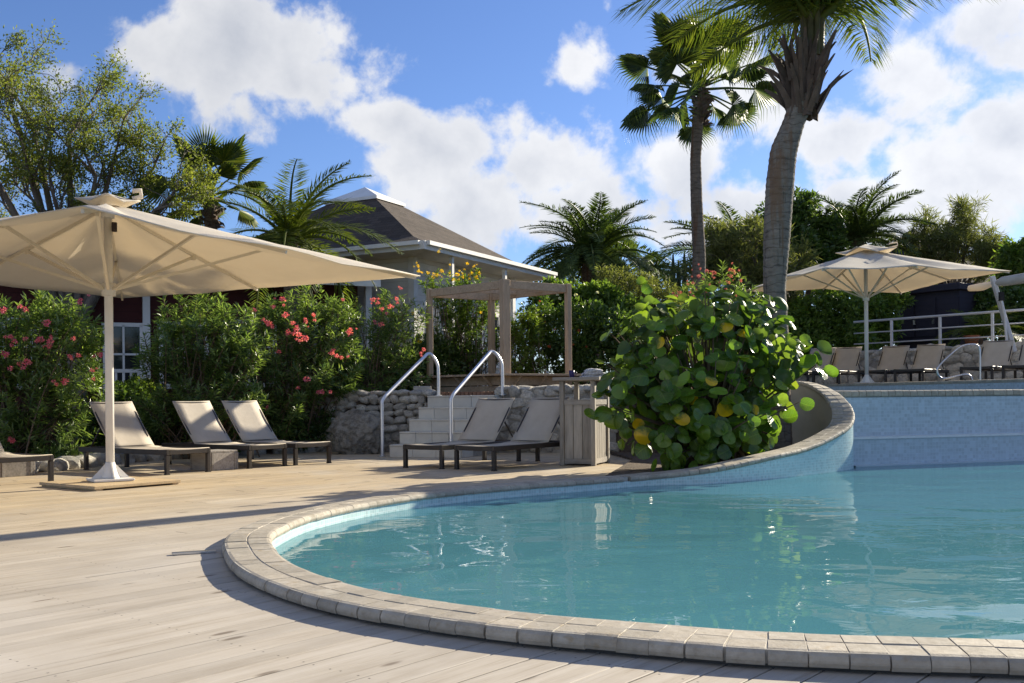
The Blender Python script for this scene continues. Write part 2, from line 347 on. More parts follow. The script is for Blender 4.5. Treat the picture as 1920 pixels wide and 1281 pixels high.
M_PLASTER = plain('cream_plaster', (.47, .42, .33), .85, .12, 3, .25, rand=.03, coords='pos')
M_SOIL = plain('dry_soil', (.115, .085, .06), .95, .4, 9, .9, coords='pos', dist=.03)
M_UPDECK = plain('grey_paving', (.30, .28, .25), .8, .15, 4, .3, coords='pos')

# ------------------------------------------------------------------ ground and terraces
g = MB(); g.sheet([(-700, -300), (700, -300), (700, 1500), (-700, 1500)], -.32); struct(g, 'ground', M_SOIL)
bed = MB(); bed.prism([(-30, 12.3), (-6.45, 12.3), (-6.2, 13.3), (-6.0, 14.6), (-5.55, 15.75), (-5.05, 16.55), (-4.3, 17.2), (-3.6, 17.9), (-3.72, 48), (-30, 48)], -.3, .02); struct(bed, 'planting_bed', M_SOIL)
bed = MB(); bed.prism([(1.28, 10.8), (2.1, 11.25), (2.85, 11.8), (3.4, 12.3), (3.85, 12.8), (4.12, 13.1), (4.22, 13.5), (4.1, 13.85), (3.9, 14.0), (3.4, 14.5), (2.5, 15.7), (1.62, 16.5), (1.75, 14.4), (1.35, 12.6), (1.05, 11.3)], -.3, .03); struct(bed, 'shrub_bed', M_SOIL)
ter = MB(); ter.prism([(-3.7, 18.0), (-1.42, 17.55), (-.3, 17.15), (1.6, 16.72), (2.6, 15.85), (3.5, 14.65), (4.12, 14.42), (4.55, 16), (6.1, 25.2), (6.1, 60), (-3.7, 60)], -.3, .98); struct(ter, 'terrace_ground', M_SOIL)

# ------------------------------------------------------------------ pool outline
ZC, ZW = .07, -.05                                       # coping top, water level
inner_px = [(1920, 1197), (1575, 1187), (1383, 1178), (1192, 1163), (1000, 1147), (813, 1123), (713, 1106), (647, 1090), (580, 1068), (537, 1046), (514, 1022), (509, 1006), (522, 992), (567, 971), (613, 958), (680, 944), (747, 933), (813, 924), (913, 914), (1013, 906), (1110, 899), (1211, 891)]
rim = [(9.2, 12.5), (8.0, 9.2), (6.4, 6.2), (4.5, 4.25), (3.3, 3.52), (2.4, 3.23)] + [tuple(W(x, y, ZC)[:2]) for x, y in inner_px]
rim3 = [(x, y, ZC) for x, y in rim]
ramp3 = [(2.25, 11.02, .135), (3.07, 11.6, .235), (3.6, 12.1, .30), (4.08, 12.58, .42), (4.42, 12.97, .555), (4.57, 13.32, .72), (4.56, 13.67, .90), (4.42, 14.0, 1.05), (4.2, 14.22, 1.12), (3.85, 14.36, 1.13)]
FULL = resample(rim3 + ramp3, .04)
iR = int(np.argmin(np.hypot(FULL[:, 0] - 1.41, FULL[:, 1] - 10.54)))
RIM, RAMP = FULL[:iR + 1], FULL[iR:]
NRM, TAN = normals2(FULL)                               # left normal of travel
# travel runs clockwise round the near rim: the pool lies on the right
OUTN = NRM if np.dot(NRM[iR // 2], np.array([1.7, 6.4]) - FULL[iR // 2, :2]) < 0 else -NRM
SW0, SW1 = Vector((4.50, 13.84, 0)), Vector((9.6, 15.52, 0))  # the straight wall of the upper pool
iE = int(np.argmin(np.hypot(FULL[:, 0] - 4.50, FULL[:, 1] - 13.84)))
pool_poly = [tuple(FULL[i, :2] + OUTN[i] * .02) for i in range(0, iE, 3)] + [(SW0.x, SW0.y + .03), (SW1.x, SW1.y + .03)]
def strip(mb, path, z0, z1, flip=False):
    s = np.r_[0, np.cumsum(np.linalg.norm(np.diff(path, axis=0), axis=1))]; n = len(path); z0 = np.broadcast_to(z0, (n,)); z1 = np.broadcast_to(z1, (n,))
    if mb.uv is None: mb.uv = []
    mb.uv += [(s[i], z0[i]) for i in range(n)] + [(s[i], z1[i]) for i in range(n)]
    vs = [(path[i][0], path[i][1], z0[i]) for i in range(n)] + [(path[i][0], path[i][1], z1[i]) for i in range(n)]
    mb.add(vs, [(i, i + 1, n + i + 1, n + i) if not flip else (i + 1, i, n + i, n + i + 1) for i in range(n - 1)]); return mb
w = MB(); strip(w, (FULL[:, :2] + OUTN * .015)[:iE + 20:2], -1.35, (FULL[:, 2] - .05)[:iE + 20:2]); struct(w, 'pool_wall', M_TILE)
fl = MB(); fl.sheet([(p[0], p[1]) for p in pool_poly[::-1]], -.8); struct(fl, 'pool_floor', M_FLOOR)
wa = MB(); wa.sheet(pool_poly[::-1], ZW); struct(wa, 'pool_water', M_WATER)
sk = MB(); strip(sk, (FULL[:, :2] + OUTN * .245)[:iR + 1:2], -.3, ZC - .05); struct(sk, 'pool_footing', M_DARK)

# pavers: one shared mesh, bullnose at -y
def paver_mesh(name, ln, wd, th, mat):
    prof = [(-wd / 2 + .032, 0), (-wd / 2 + .016, -.004), (-wd / 2 + .005, -.014), (-wd / 2, -.029), (-wd / 2, -th + .015), (-wd / 2 + .006, -th), (wd / 2, -th), (wd / 2, -.006), (wd / 2 - .005, 0)]
    n = len(prof); mb = MB(); c = .0014; vs = []
    for x, k in ((-ln / 2, c), (-ln / 2 + c, 0), (ln / 2 - c, 0), (ln / 2, c)):
        vs += [(x, y + (k if y < 0 else -k), z - k if z > -.02 else z) for y, z in prof]
    mb.add(vs, [tuple(range(n)), tuple(range(4 * n - 1, 3 * n - 1, -1))] + [(j * n + i, j * n + n + i, j * n + n + (i + 1) % n, j * n + (i + 1) % n) for j in range(3) for i in range(n)])
    return mesh_of(mb, name, mat)
PV = paver_mesh('paver', .1168, .1445, .052, M_COPE)
def coping_rows(path3, outn, parent, step=.119, name='paver', rows=(.068, .214), limit=300):
    s = np.r_[0, np.cumsum(np.linalg.norm(np.diff(path3, axis=0), axis=1))]; n = int(s[-1] / step); cnt = 0
    for i in range(n):
        q = (i + .5) * step; p = np.array([np.interp(q, s, path3[:, k]) for k in range(3)])
        p2 = np.array([np.interp(min(q + .03, s[-1]), s, path3[:, k]) for k in range(3)]); p1 = np.array([np.interp(max(q - .03, 0), s, path3[:, k]) for k in range(3)])
        o = np.array([np.interp(q, s, outn[:, k]) for k in range(2)]); o = Vector((o[0], o[1], 0)).normalized(); t = Vector(p2 - p1).normalized()
        for r, off in enumerate(rows):
            yv = o if r == 0 else -o                       # bullnose faces the pool in the inner row, the deck in the outer one
            zv = t.cross(yv); xv = t
            if zv.z < 0: zv = -zv; xv = -t
            R = Matrix((xv, yv, zv)).transposed()
            jit = Matrix.Rotation(random.gauss(0, .006), 3, 'Z') @ Matrix.Rotation(random.gauss(0, .006), 3, 'X')
            j0, j1 = max(q - .25, 0), min(q + .25, s[-1]); e0, e1 = (np.array([np.interp(j, s, path3[:, k]) for k in range(2)]) + np.array([np.interp(j, s, outn[:, k]) for k in range(2)]) * off for j in (j0, j1)); kx = np.linalg.norm(e1 - e0) / max(1e-6, np.linalg.norm(np.array([np.interp(j1, s, path3[:, k]) - np.interp(j0, s, path3[:, k]) for k in range(2)])))
            M = Matrix.Translation(Vector(p) + o * (off + random.gauss(0, .0012)) + Vector((0, 0, random.gauss(0, .0012)))) @ (R @ jit).to_4x4() @ Matrix.Diagonal((max(.7, min(1.3, kx)), 1, 1, 1))
            if cnt < limit: link(name, PV, parent, M); cnt += 1
def bed_strip(path3, outn, a0, a1, drop, th):
    mb = MB(); n = len(path3); vs = []
    for off, dz in ((a0, -drop), (a1, -drop), (a1, -th), (a0, -th)): vs += [(path3[i][0] + outn[i][0] * off, path3[i][1] + outn[i][1] * off, path3[i][2] + dz) for i in range(n)]
    mb.add(vs, [(k * n + i, k * n + i + 1, ((k + 1) % 4) * n + i + 1, ((k + 1) % 4) * n + i) for k in range(4) for i in range(n - 1)]); return mb
near0 = int(np.argmin(np.hypot(FULL[:, 0] - 3.3, FULL[:, 1] - 3.52)))
cope = struct(bed_strip(RIM[::2], OUTN[:iR + 1:2], .012, .27, .0035, .05), 'pool_coping', M_MORT)
coping_rows(RIM[near0:], OUTN[near0:iR + 1], cope)

# the curved wall that rises round the shrub bed
pw = thing('curved_planter_wall', 'curved rising wall with pale mosaic face and sandstone paver top beside the leafy shrub', 'wall', (3.4, 12.3, 0))
RO = OUTN[iR:]
t = MB(); strip(t, (RAMP[:, :2] + RO * .02)[::2], -.3, RAMP[::2, 2] - .045); part(t, 'mosaic_face', M_TILE, pw, world=True)
core = MB(); n_ = len(RAMP[::2]); R2 = RAMP[::2]; O2 = RO[::2]
strip(core, R2[:, :2] + O2 * .27, -.3, R2[:, 2] - .05, True); core.uv = None
part(core, 'plaster_face', M_PLASTER, pw, world=True)
part(bed_strip(R2, O2, .012, .278, .0035, .06), 'mortar_bed', M_MORT, pw, world=True)
coping_rows(np.array([(p[0] - 3.4, p[1] - 12.3, p[2]) for p in RAMP]), RO, pw)
endc = MB(); e = RAMP[-1]; eo = RO[-1]; endc.add([(e[0] + eo[0] * .02, e[1] + eo[1] * .02, -.3), (e[0] + eo[0] * .27, e[1] + eo[1] * .27, -.3), (e[0] + eo[0] * .27, e[1] + eo[1] * .27, e[2] - .05), (e[0] + eo[0] * .02, e[1] + eo[1] * .02, e[2] - .05)], [(0, 1, 2, 3)])
part(endc, 'wall_end', M_PLASTER, pw, world=True)

# ------------------------------------------------------------------ deck boards, each one an object
def inside(poly, x, y):
    c = False; j = len(poly) - 1
    for i in range(len(poly)):
        a, b2 = poly[i], poly[j]
        if (a[1] > y) != (b2[1] > y) and x < (b2[0] - a[0]) * (y - a[1]) / (b2[1] - a[1]) + a[0]: c = not c
        j = i
    return c
mid = [tuple(FULL[i, :2] + OUTN[i] * .13) for i in range(0, iR + 1, 6)] + [(2.0, 11.1), (9.2, 12.5)]
deck_poly = [(-10.5, -3), (-10.5, 12.2), (-6.5, 12.35), (-6.25, 13.3), (-6.05, 14.6), (-5.6, 15.7), (-5.1, 16.5), (-4.35, 17.15), (-3.55, 17.8), (-1.5, 17.5), (1.5, 16.75), (1.75, 14.5), (1.35, 12.6), (1.1, 11.4), (1.38, 10.75), (5, 9), (9, 5), (9, -3)]
PWID = .142; boards = []
t_ = -20.0
while t_ < 6:
    ss = np.arange(-8, 22, .03); on = []
    for s in ss:
        p = ga * s + gb * t_; on.append(inside(deck_poly, p.x, p.y) and not inside(mid, p.x, p.y))
    i = 0
    while i < len(on):
        if on[i]:
            j = i
            while j + 1 < len(on) and on[j + 1]: j += 1
            a_, b_ = ss[i], ss[j]; cut = a_ + random.uniform(1.5, 5.4)
            while b_ - a_ > .06:
                e_ = min(cut, b_)
                if b_ - e_ < .8: e_ = b_
                boards.append((a_, e_, t_)); a_ = e_; cut = a_ + random.uniform(4.2, 5.6)
            i = j + 1
        else: i += 1
    t_ += PWID
unitb = MB(); unitb.box((.5, 0, -.014), (1, PWID - .007, .028), ch=.0025)
for q, v in enumerate(unitb.v):        # keep the ends square: only the long edges are eased
    unitb.v[q] = (0.0 if v[0] < .5 else 1.0, v[1], v[2])
BOARD = mesh_of(unitb, 'board', M_DECK)
def vis(b3):
    best = 0
    for f in (0, .25, .5, .75, 1):
        p = ga * (b3[0] + (b3[1] - b3[0]) * f) + gb * b3[2]
        if p.y > 1.2 and abs(p.x) < p.y * .56 + .2 and .9 / p.y * FPX < 560: best = max(best, (b3[1] - b3[0]) / p.y ** 2)
    return best
boards.sort(key=vis, reverse=True)
base = MB(); base.sheet([(-10.6, -3.1), (-10.6, 12.3), (-6.5, 12.4), (-6.0, 14.6), (-5.05, 16.5), (-3.5, 17.75), (1.5, 16.7), (1.7, 14.4), (1.05, 11.4), (1.33, 10.72)] + [tuple(FULL[i, :2] + OUTN[i] * .25) for i in range(iR, near0, -8)] + [(5, 3.6), (8.9, 5), (8.9, -3.1)], -.05)
deck = struct(base, 'deck', M_DARK)
rest = MB()
for k, (a_, b_, t0) in enumerate(boards):
    g_ = .003
    M = Matrix.Translation(ga * (a_ + g_) + gb * t0 + Vector((0, 0, random.gauss(0, .0009)))) @ Matrix((ga, -gb, Vector((0, 0, 1)))).transposed().to_4x4() @ Matrix.Diagonal((b_ - a_ - 2 * g_, 1, 1, 1))
    if k < 300: link('board', BOARD, deck, M)
    else: rest.add([M @ Vector(v) for v in unitb.v], unitb.f)
if rest.v: ro = part(rest, 'outlying_boards', M_DECK, deck); ro['kind'] = 'stuff'

# ------------------------------------------------------------------ upper pool
uw = thing('upper_pool_wall', 'straight blue mosaic wall of the upper pool with a ledge and a row of sandstone pavers on top', 'wall', (6, 13.8, 0))
sd_ = (SW1 - SW0).normalized(); sn = Vector((sd_.y, -sd_.x, 0))       # towards the lower pool
def wallface(off, z0, z1, name, mat):
    mb = MB(); a = SW0 + sn * off; b2 = SW1 + sn * off; strip(mb, np.array([(a.x, a.y), (b2.x, b2.y)]), z0, z1); part(mb, name, mat, uw, world=True)
wallface(0, .30, .90, 'upper_face', M_TILEB); wallface(.22, -1.35, .315, 'lower_face', M_TILEB)
lm = MB(); a, b2 = SW0 + sn * .0, SW1 + sn * .0; c_, d_ = SW1 + sn * .235, SW0 + sn * .235
lm.add([(q.x, q.y, z) for z in (.312, .342) for q in (a, b2, c_, d_)], [(4, 5, 6, 7), (3, 2, 6, 7)]); part(lm, 'ledge_trim', plain('pale_tile_trim', (.74, .77, .79), .4, .08, 8, .1), uw, world=True)
a, b2, c_, d_ = SW0 + sn * .22, SW1 + sn * .22, SW1 + sn * .42, SW0 + sn * .42
lm = MB(); lm.add([(q.x, q.y, z) for z in (-.1, -.035) for q in (a, b2, c_, d_)], [(4, 5, 6, 7), (3, 2, 6, 7)]); part(lm, 'waterline_ledge', M_TILEB, uw, world=True)
sp_ = np.array([tuple(SW0 - Vector((6, 13.8, 0)) + Vector((0, 0, .985)) - sd_ * .12), tuple(SW1 - Vector((6, 13.8, 0)) + Vector((0, 0, .985)))]); so = np.array([(-sn.x, -sn.y)] * 2)
PV_old = PV; PV = paver_mesh('wall_paver', .117, .142, .085, M_COPE); coping_rows(sp_, so, uw, .124, rows=(.055, .2)); PV = PV_old
mb = bed_strip(np.array([tuple(SW0 + Vector((0, 0, .985))), tuple(SW1 + Vector((0, 0, .985)))]), so, .0, .27, .012, .1); part(mb, 'mortar_bed', M_MORT, uw, world=True)
far = [(6.1, 25.2), (6.9, 24.1), (8.0, 22.55), (8.9, 20.6), (9.6, 18.7), (10.4, 17.0), (11.0, 15.9)]
ZU = 1.2
uwa = MB(); uwa.sheet([(4.5, 14.15), (9.7, 15.8)] + far[::-1] + [(4.56, 16), (4.3, 14.45)], .90); struct(uwa, 'upper_pool_water', M_WATER)
fp = resample(far, .1); fn, _ = normals2(fp); fn = -fn if fn[5][0] < 0 else fn       # away from the water
fw = MB(); strip(fw, fp, .3, ZU - .06, True); struct(fw, 'upper_pool_far_wall', M_TILEB)
fc = struct(bed_strip(np.c_[fp, np.full(len(fp), ZU + .005)], fn, .0, .28, .012, .07), 'upper_pool_coping', M_MORT)
coping_rows(np.c_[fp, np.full(len(fp), ZU + .01)], fn, fc, .124)
ud = MB(); ud.prism([tuple(p + n * .25) for p, n in zip(fp[::6], fn[::6])] + [(30, 15), (30, 60), (6.12, 60)], -.3, ZU); struct(ud, 'upper_deck', M_UPDECK)
RL0, RL1 = Vector((8.2, 28.35, 0)), Vector((15.2, 19.9, 0)); ZT = 2.1
ut = MB(); ut.prism([(RL0.x + .1, RL0.y + .1), (RL1.x + .1, RL1.y + .1), (40, 18), (40, 60), (7.5, 60)], .5, ZT - .02); struct(ut, 'hill_terrace', M_SOIL)
# ------------------------------------------------------------------ umbrellas
def canvas_mat():
    m, nt, o = new_mat('cream_canvas'); b = NB(nt); v = b.obj()
    f = b.noise(v, 2.2, 5, .6); col = b.ramp(f, [(.3, (.70, .66, .58)), (.7, (.78, .745, .67))])
    w = b.noise(b.mapping(v, (60, 60, 60)), 6, 2); nrm = b.bump(b.math('ADD', w, b.math('MULTIPLY', b.noise(v, 1.6, 3), 3)), .12, .01)
    d = b.bsdf(col, .85, 0, .15, nrm); t = b.n('ShaderNodeBsdfTranslucent'); t.inputs[0].default_value = (.86, .76, .60, 1); b.L.new(nrm, t.inputs['Normal'])
    x = b.n('ShaderNodeMixShader'); x.inputs[0].default_value = .38; b.L.new(d, x.inputs[1]); b.L.new(t.outputs[0], x.inputs[2]); b.L.new(x.outputs[0], o.inputs[0]); return m
M_CANVAS = canvas_mat()
M_WHITE = plain('white_powder_coat', (.74, .72, .68), .4, .06, 4, .03)
M_RIB = plain('cream_rib_paint', (.70, .64, .53), .5, .06, 4, .03)
M_STEEL = plain('brushed_steel', (.62, .62, .63), .28, .06, 8, .03, metal=1)
M_RAIL = plain('pale_aluminium', (.70, .70, .72), .33, .06, 8, .02, metal=.75)
M_NEWWOOD = plain('pale_pine', (.52, .39, .23), .7, .2, 5, .25, stretch=(1, 12, 12))
def umbrella(loc, th, d, zr, zp, hub, label, cap_r, midlift=.0):
    """square canopy, corners at angle th + k*90 degrees, half diagonal d"""
    u = thing('pool_umbrella', label, 'umbrella', loc, 0, 'cream umbrellas round the pools')
    can = MB(); NA, NR = 48, 12; vs = []
    for j in range(NR + 1):
        t = .045 + (1 - .045) * j / NR
        for k in range(NA):
            ph = 2 * math.pi * k / NA; m = (ph + math.pi / 4) % (math.pi / 2) - math.pi / 4     # 0 at a corner
            edge = d * math.cos(math.pi / 4) / math.cos(math.pi / 4 - abs(m)); e = abs(m) / (math.pi / 4)  # 1 at mid edge
            pan = 1 - abs(2 * e - 1)                                                               # 1 between two ribs
            edge *= 1 - .035 * pan; z = zp - (zp - zr - midlift * e) * (t ** .93) - (.075 + .02 * math.sin(k * 1.7)) * pan * math.sin(math.pi * min(1, t * .9)) + random.gauss(0, .0035)
            vs.append((math.cos(th + ph) * edge * t, math.sin(th + ph) * edge * t, z))
    can.add(vs, [(j * NA + k, j * NA + (k + 1) % NA, j * NA + NA + (k + 1) % NA, j * NA + NA + k) for j in range(NR) for k in range(NA)])
    co = part(can, 'canopy', M_CANVAS, u, True); so_ = co.modifiers.new('hem', 'SOLIDIFY'); so_.thickness = .008
    cp = MB(); vs = []; NK = 24                                    # vent cap: small roof standing off the canopy
    for j in range(5):
        t = j / 4
        for k in range(NK):
            ph = 2 * math.pi * k / NK; m = (ph + math.pi / 4) % (math.pi / 2) - math.pi / 4; e = abs(m) / (math.pi / 4)
            r = cap_r * math.cos(math.pi / 4) / math.cos(math.pi / 4 - abs(m)) * max(t, .02)
            vs.append((math.cos(th + ph) * r, math.sin(th + ph) * r, zp + .10 - .28 * cap_r * t - .05 * e * t * t * cap_r + .10 * cap_r * (1 - e) * t ** 3))
    cp.add(vs, [(j * NK + k, j * NK + (k + 1) % NK, j * NK + NK + (k + 1) % NK, j * NK + NK + k) for j in range(4) for k in range(NK)])
    cpo = part(cp, 'vent_cap', M_CANVAS, co, True); s2 = cpo.modifiers.new('hem', 'SOLIDIFY'); s2.thickness = .012
    rw = MB(); rw.tube([(math.cos(th) * cap_r * .75, math.sin(th) * cap_r * .75, zp + .13 - .2 * cap_r), (math.cos(th) * cap_r * 1.02, math.sin(th) * cap_r * 1.02, zp + .16 - .2 * cap_r), (math.cos(th) * cap_r * 1.0, math.sin(th) * cap_r * 1.0, zp + .23 - .2 * cap_r), (math.cos(th) * cap_r * .75, math.sin(th) * cap_r * .75, zp + .22 - .2 * cap_r)], .028 if cap_r < .5 else .018, 9); part(rw, 'corner_pocket', M_CANVAS, cpo, True)
    p = MB(); p.tube([(0, 0, .02), (0, 0, zp - .02)], .045, 20); part(p, 'pole', M_WHITE, u, True)
    h = MB(); h.tube([(0, 0, hub - .07), (0, 0, hub + .07)], .075, 16); part(h, 'hub', M_WHITE, u, True); h = MB(); h.tube([(0, 0, zp - .16), (0, 0, zp - .05)], .07, 16); part(h, 'top_hub', M_WHITE, u, True)
    for k in range(8):
        ph = th + k * math.pi / 4; r = d if k % 2 == 0 else d * .7071; c, s = math.cos(ph), math.sin(ph)
        zt = lambda t: zp - (zp - zr - (midlift if k % 2 else 0)) * t ** .93 - .035
        rb = MB(); pts = [(c * r * t, s * r * t, zt(t)) for t in (.02, .25, .5, .75, .985)]
        for a, b2 in zip(pts, pts[1:]): rb.bar(a, b2, .024, .036)
        rib = part(rb, 'rib', M_RIB, u)
        t0 = .5 if k % 2 == 0 else .52
        sb = MB(); sb.bar((c * .06, s * .06, hub), (c * r * t0, s * r * t0, zt(t0) - .02), .03, .03); part(sb, 'strut', M_RIB, rib)
        cl = MB(); cl.box((c * r * t0, s * r * t0, zt(t0) - .02), (.05, .035, .07), ph); part(cl, 'bracket', M_RIB, rib)
    pu = MB(); pu.tube([(.09, -.05, zp - .32), (.09, -.05, zp - .22)], .03, 10); part(pu, 'pulley', plain('black_plastic', (.03, .02, .02), .5), u)
    bp = MB(); bp.box((0, 0, .013), (.42, .42, .026), .6, ch=.004); bpo = part(bp, 'base_plate', M_WHITE, u)
    bc = MB(); bc.tube([(0, 0, .026), (0, 0, .05), (0, 0, .12), (0, 0, .2)], [.1, .085, .062, .05], 20); part(bc, 'collar', M_WHITE, bpo, True)
    for k in range(4):
        a = k * math.pi / 2 + .6; c, s = math.cos(a), math.sin(a); gs = MB(); nx, ny = -s * .006, c * .006
        vs = [(c * .045 + q * nx, s * .045 + q * ny, z) for q in (-1, 1) for z in (.026, .19)] + [(c * .2 + q * nx, s * .2 + q * ny, .026) for q in (-1, 1)]
        gs.add(vs, [(0, 1, 4), (2, 5, 3), (1, 3, 5, 4), (0, 4, 5, 2)]); part(gs, 'gusset', M_WHITE, bpo)
    return u
UB = W(207, 902, .05)
umbrella((UB.x, UB.y, .056), math.radians(19), 3.52, 2.36, 3.05, 2.1, 'large cream square umbrella standing on the wooden deck beside the sun loungers', .34)
U2 = Vector((8.2, 23.0, ZU))
umbrella(tuple(U2), math.radians(-36), 3.05, 2.34, 3.1, 1.98, 'cream umbrella with a wide vent cap at the edge of the upper pool', .70, .09)
pl = thing('umbrella_plinth', 'low plinth of pale pine boards under the umbrella pole on the deck', 'plinth', (UB.x, UB.y, 0), -GA + .05)
for k in range(8):
    b_ = MB(); b_.box((-.49 + k * .14, 0, .036), (.134, 1.02, .032), ch=.003); part(b_, 'board', M_NEWWOOD, pl)
for sy in (-.45, .45):
    b_ = MB(); b_.box((0, sy, .012), (1.1, .07, .018)); part(b_, 'bearer', M_NEWWOOD, pl)

ms = MB(); a, b2 = W(322, 1041), W(405, 1036); ms.bar((0, 0, .008), (b2.x - a.x, b2.y - a.y, .008), .045, .014, ch=.002); mso = part(ms, 'metal_strip', M_STEEL); mso.location = (a.x, a.y, 0); tag(mso, 'thin grey metal strip lying on the deck against the pool coping', 'strip')

# ------------------------------------------------------------------ sun loungers
M_FRAME = plain('dark_brown_aluminium', (.035, .028, .024), .45, .15, 6, .08)
def sling_mat():
    m, nt, o = new_mat('beige_sling_mesh'); b = NB(nt); v = b.obj()
    w = b.n('ShaderNodeTexWave', wave_type='BANDS', bands_direction='Y'); b.put(w.inputs['Vector'], v); w.inputs['Scale'].default_value = 60; w.inputs['Distortion'].default_value = .6
    f = b.noise(v, 4, 5, .6); col = b.ramp(f, [(.3, (.47, .405, .32)), (.7, (.555, .49, .40))])
    col = b.mix(b.math('MULTIPLY', w.outputs['Fac'], .12), col, (.34, .29, .23))
    b.bsdf(col, .75, 0, .3, b.bump(w.outputs['Fac'], .2, .002), o); return m
M_SLING = sling_mat()
def lounger(label):
    t = thing('sun_lounger', label, 'sun lounger', group='beige sling sun loungers')
    L, Wd, H = 2.04, .66, .315
    f = MB()
    for s in (-1, 1): f.box((L / 2, s * (Wd / 2 - .022), H - .035), (L, .044, .065), ch=.004)
    for x in (.022, 1.24, L - .022): f.box((x, 0, H - .037), (.042, Wd - .09, .055), ch=.004)
    part(f, 'frame', M_FRAME, t)
    for x in (.03, L - .16):
        for s in (-1, 1):
            lg = MB(); lg.box((x, s * (Wd / 2 - .024), (H - .068) / 2), (.052, .052, H - .068), ch=.005); lo = part(lg, 'leg', M_FRAME, t)
            ft = MB(); ft.box((x, s * (Wd / 2 - .024), .006), (.056, .056, .012)); part(ft, 'foot', plain_black, lo)
    s_ = MB(); n = 10; vs = []
    for i in range(n + 1):
        x = .012 + (1.23 - .012) * i / n; z = H + .006 - .018 * math.sin(math.pi * i / n)
        for y in (-1, -.5, 0, .5, 1): vs.append((x, y * (Wd / 2 - .012), z - .012 * (1 - y * y)))
    s_.add(vs, [(i * 5 + k, (i + 1) * 5 + k, (i + 1) * 5 + k + 1, i * 5 + k + 1) for i in range(n) for k in range(4)])
    so_ = part(s_, 'seat_sling', M_SLING, t, True); md = so_.modifiers.new('thick', 'SOLIDIFY'); md.thickness = .006
    A = math.radians(49); ca, sa = math.cos(A), math.sin(A); B0 = Vector((1.25, 0, H - .01)); BL = .80
    q = lambda a, y, o=0: (B0.x + ca * a - sa * o, y, B0.z + sa * a + ca * o)
    bf = MB(); Y1 = Wd / 2 - .03
    for s in (-1, 1): bf.bar(q(0, s * Y1), q(BL, s * Y1), .022, .024, (0, 1, 0))
    bf.bar(q(BL - .015, -Y1), q(BL - .015, Y1), .03, .03); bf.bar(q(.02, -Y1), q(.02, Y1), .03, .03)
    bo = part(bf, 'backrest', M_FRAME, t)
    sl = MB(); vs = []
    for i in range(n + 1):
        a = .0 + (BL + .012) * i / n; o = .022 - .016 * math.sin(math.pi * i / n)
        for y in (-1, -.5, 0, .5, 1): vs.append(q(a, y * (Wd / 2 - .008), o - .01 * (1 - y * y)))
    sl.add(vs, [(i * 5 + k, (i + 1) * 5 + k, (i + 1) * 5 + k + 1, i * 5 + k + 1) for i in range(n) for k in range(4)])
    s2 = part(sl, 'back_sling', M_SLING, bo, True); md = s2.modifiers.new('thick', 'SOLIDIFY'); md.thickness = .006
    for s in (-1, 1):
        pr = MB(); pr.bar(q(BL * .55, s * (Y1 - .04)), (B0.x + .62, s * (Y1 - .04), H - .04), .02, .014); part(pr, 'prop', M_FRAME, bo)
    return t
plain_black = plain('black_rubber', (.02, .02, .02), .8)
proto = lounger('x')
used = [False]
def put_lounger(foot, head_dir, label, z=0):
    global proto
    o = proto if not used[0] else copy_tree(proto); used[0] = True
    o.location = (foot[0], foot[1], z); o.rotation_euler = (0, 0, math.atan2(head_dir[1], head_dir[0]) + random.gauss(0, .022)); o['label'] = label
hl = (-.785, .62)
put_lounger((-5.52, 11.28), hl, 'sunlit beige sling lounger standing alone beside the low pine plinth')
put_lounger((-4.13, 12.72), hl, 'sunlit beige sling lounger directly behind the white umbrella pole')
put_lounger((-3.37, 13.76), hl, 'sunlit beige sling lounger standing against the small grey wooden box')
put_lounger((-2.86, 14.33), hl, 'sunlit beige sling lounger at the end of the row towards the tiled steps')
hd = (.575, .82)
put_lounger((-1.20, 13.20), hd, 'shaded beige sling lounger in front of the tiled steps')
put_lounger((-.50, 12.80), hd, 'shaded beige sling lounger partly behind the grey wooden counter')
hr = (.62, .785)
for (x, y, Y) in ((1528, 704, 24.6), (1584, 702, 24.3), (1667, 699, 24.0), (1734, 696, 23.4), (1857, 690, 22.0), (1935, 684, 21.2)):
    p = D(x, y, Y); put_lounger((p.x - hr[0] * 1.25, p.y - hr[1] * 1.25), hr, 'shaded beige sling lounger in the row below the rubble terrace wall', ZU)

# ------------------------------------------------------------------ small wooden boxes
M_GREYWOOD = plain('silvered_wood', (.36, .325, .28), .8, .28, 4, .45, stretch=(8, 8, 1), rand=.2)
M_GREYWOODH = plain('silvered_wood_flat', (.33, .30, .265), .8, .28, 4, .45, stretch=(1.4, 9, 9), rand=.2)
def wood_box(loc, rz, label, sx=.44, sy=.44, h=.26):
    t = thing('wooden_box', label, 'box', loc, rz, 'low grey wooden boxes between loungers')
    for k in range(4):
        tb = MB(); tb.box((0, -sy / 2 + sy * (k + .5) / 4, h - .012), (sx, sy / 4 - .004, .024), ch=.003); part(tb, 'top_board', M_GREYWOODH, t)
    for i, (cx, cy, w_, r) in enumerate(((0, -sy / 2 + .011, sx, 0), (0, sy / 2 - .011, sx, 0), (-sx / 2 + .011, 0, sy - .05, math.pi / 2), (sx / 2 - .011, 0, sy - .05, math.pi / 2))):
        sb = MB(); sb.box((cx, cy, (h - .026) / 2), (w_, .02, h - .028), r, ch=.003); part(sb, 'side_board', M_GREYWOODH, t)
        for e in (-1, 1):
            ed = MB(); c = Vector((cx, cy, 0)) * 1.035; ed.box((c.x + math.cos(r) * e * (w_ / 2 - .018), c.y + math.sin(r) * e * (w_ / 2 - .018), (h - .026) / 2), (.034, .02, h - .03), r, ch=.002); part(ed, 'edge_strip', M_GREYWOODH, t)
wood_box((-4.02, 13.42, 0), math.atan2(.62, -.785), 'low grey wooden box between the lounger behind the umbrella pole and the next one')
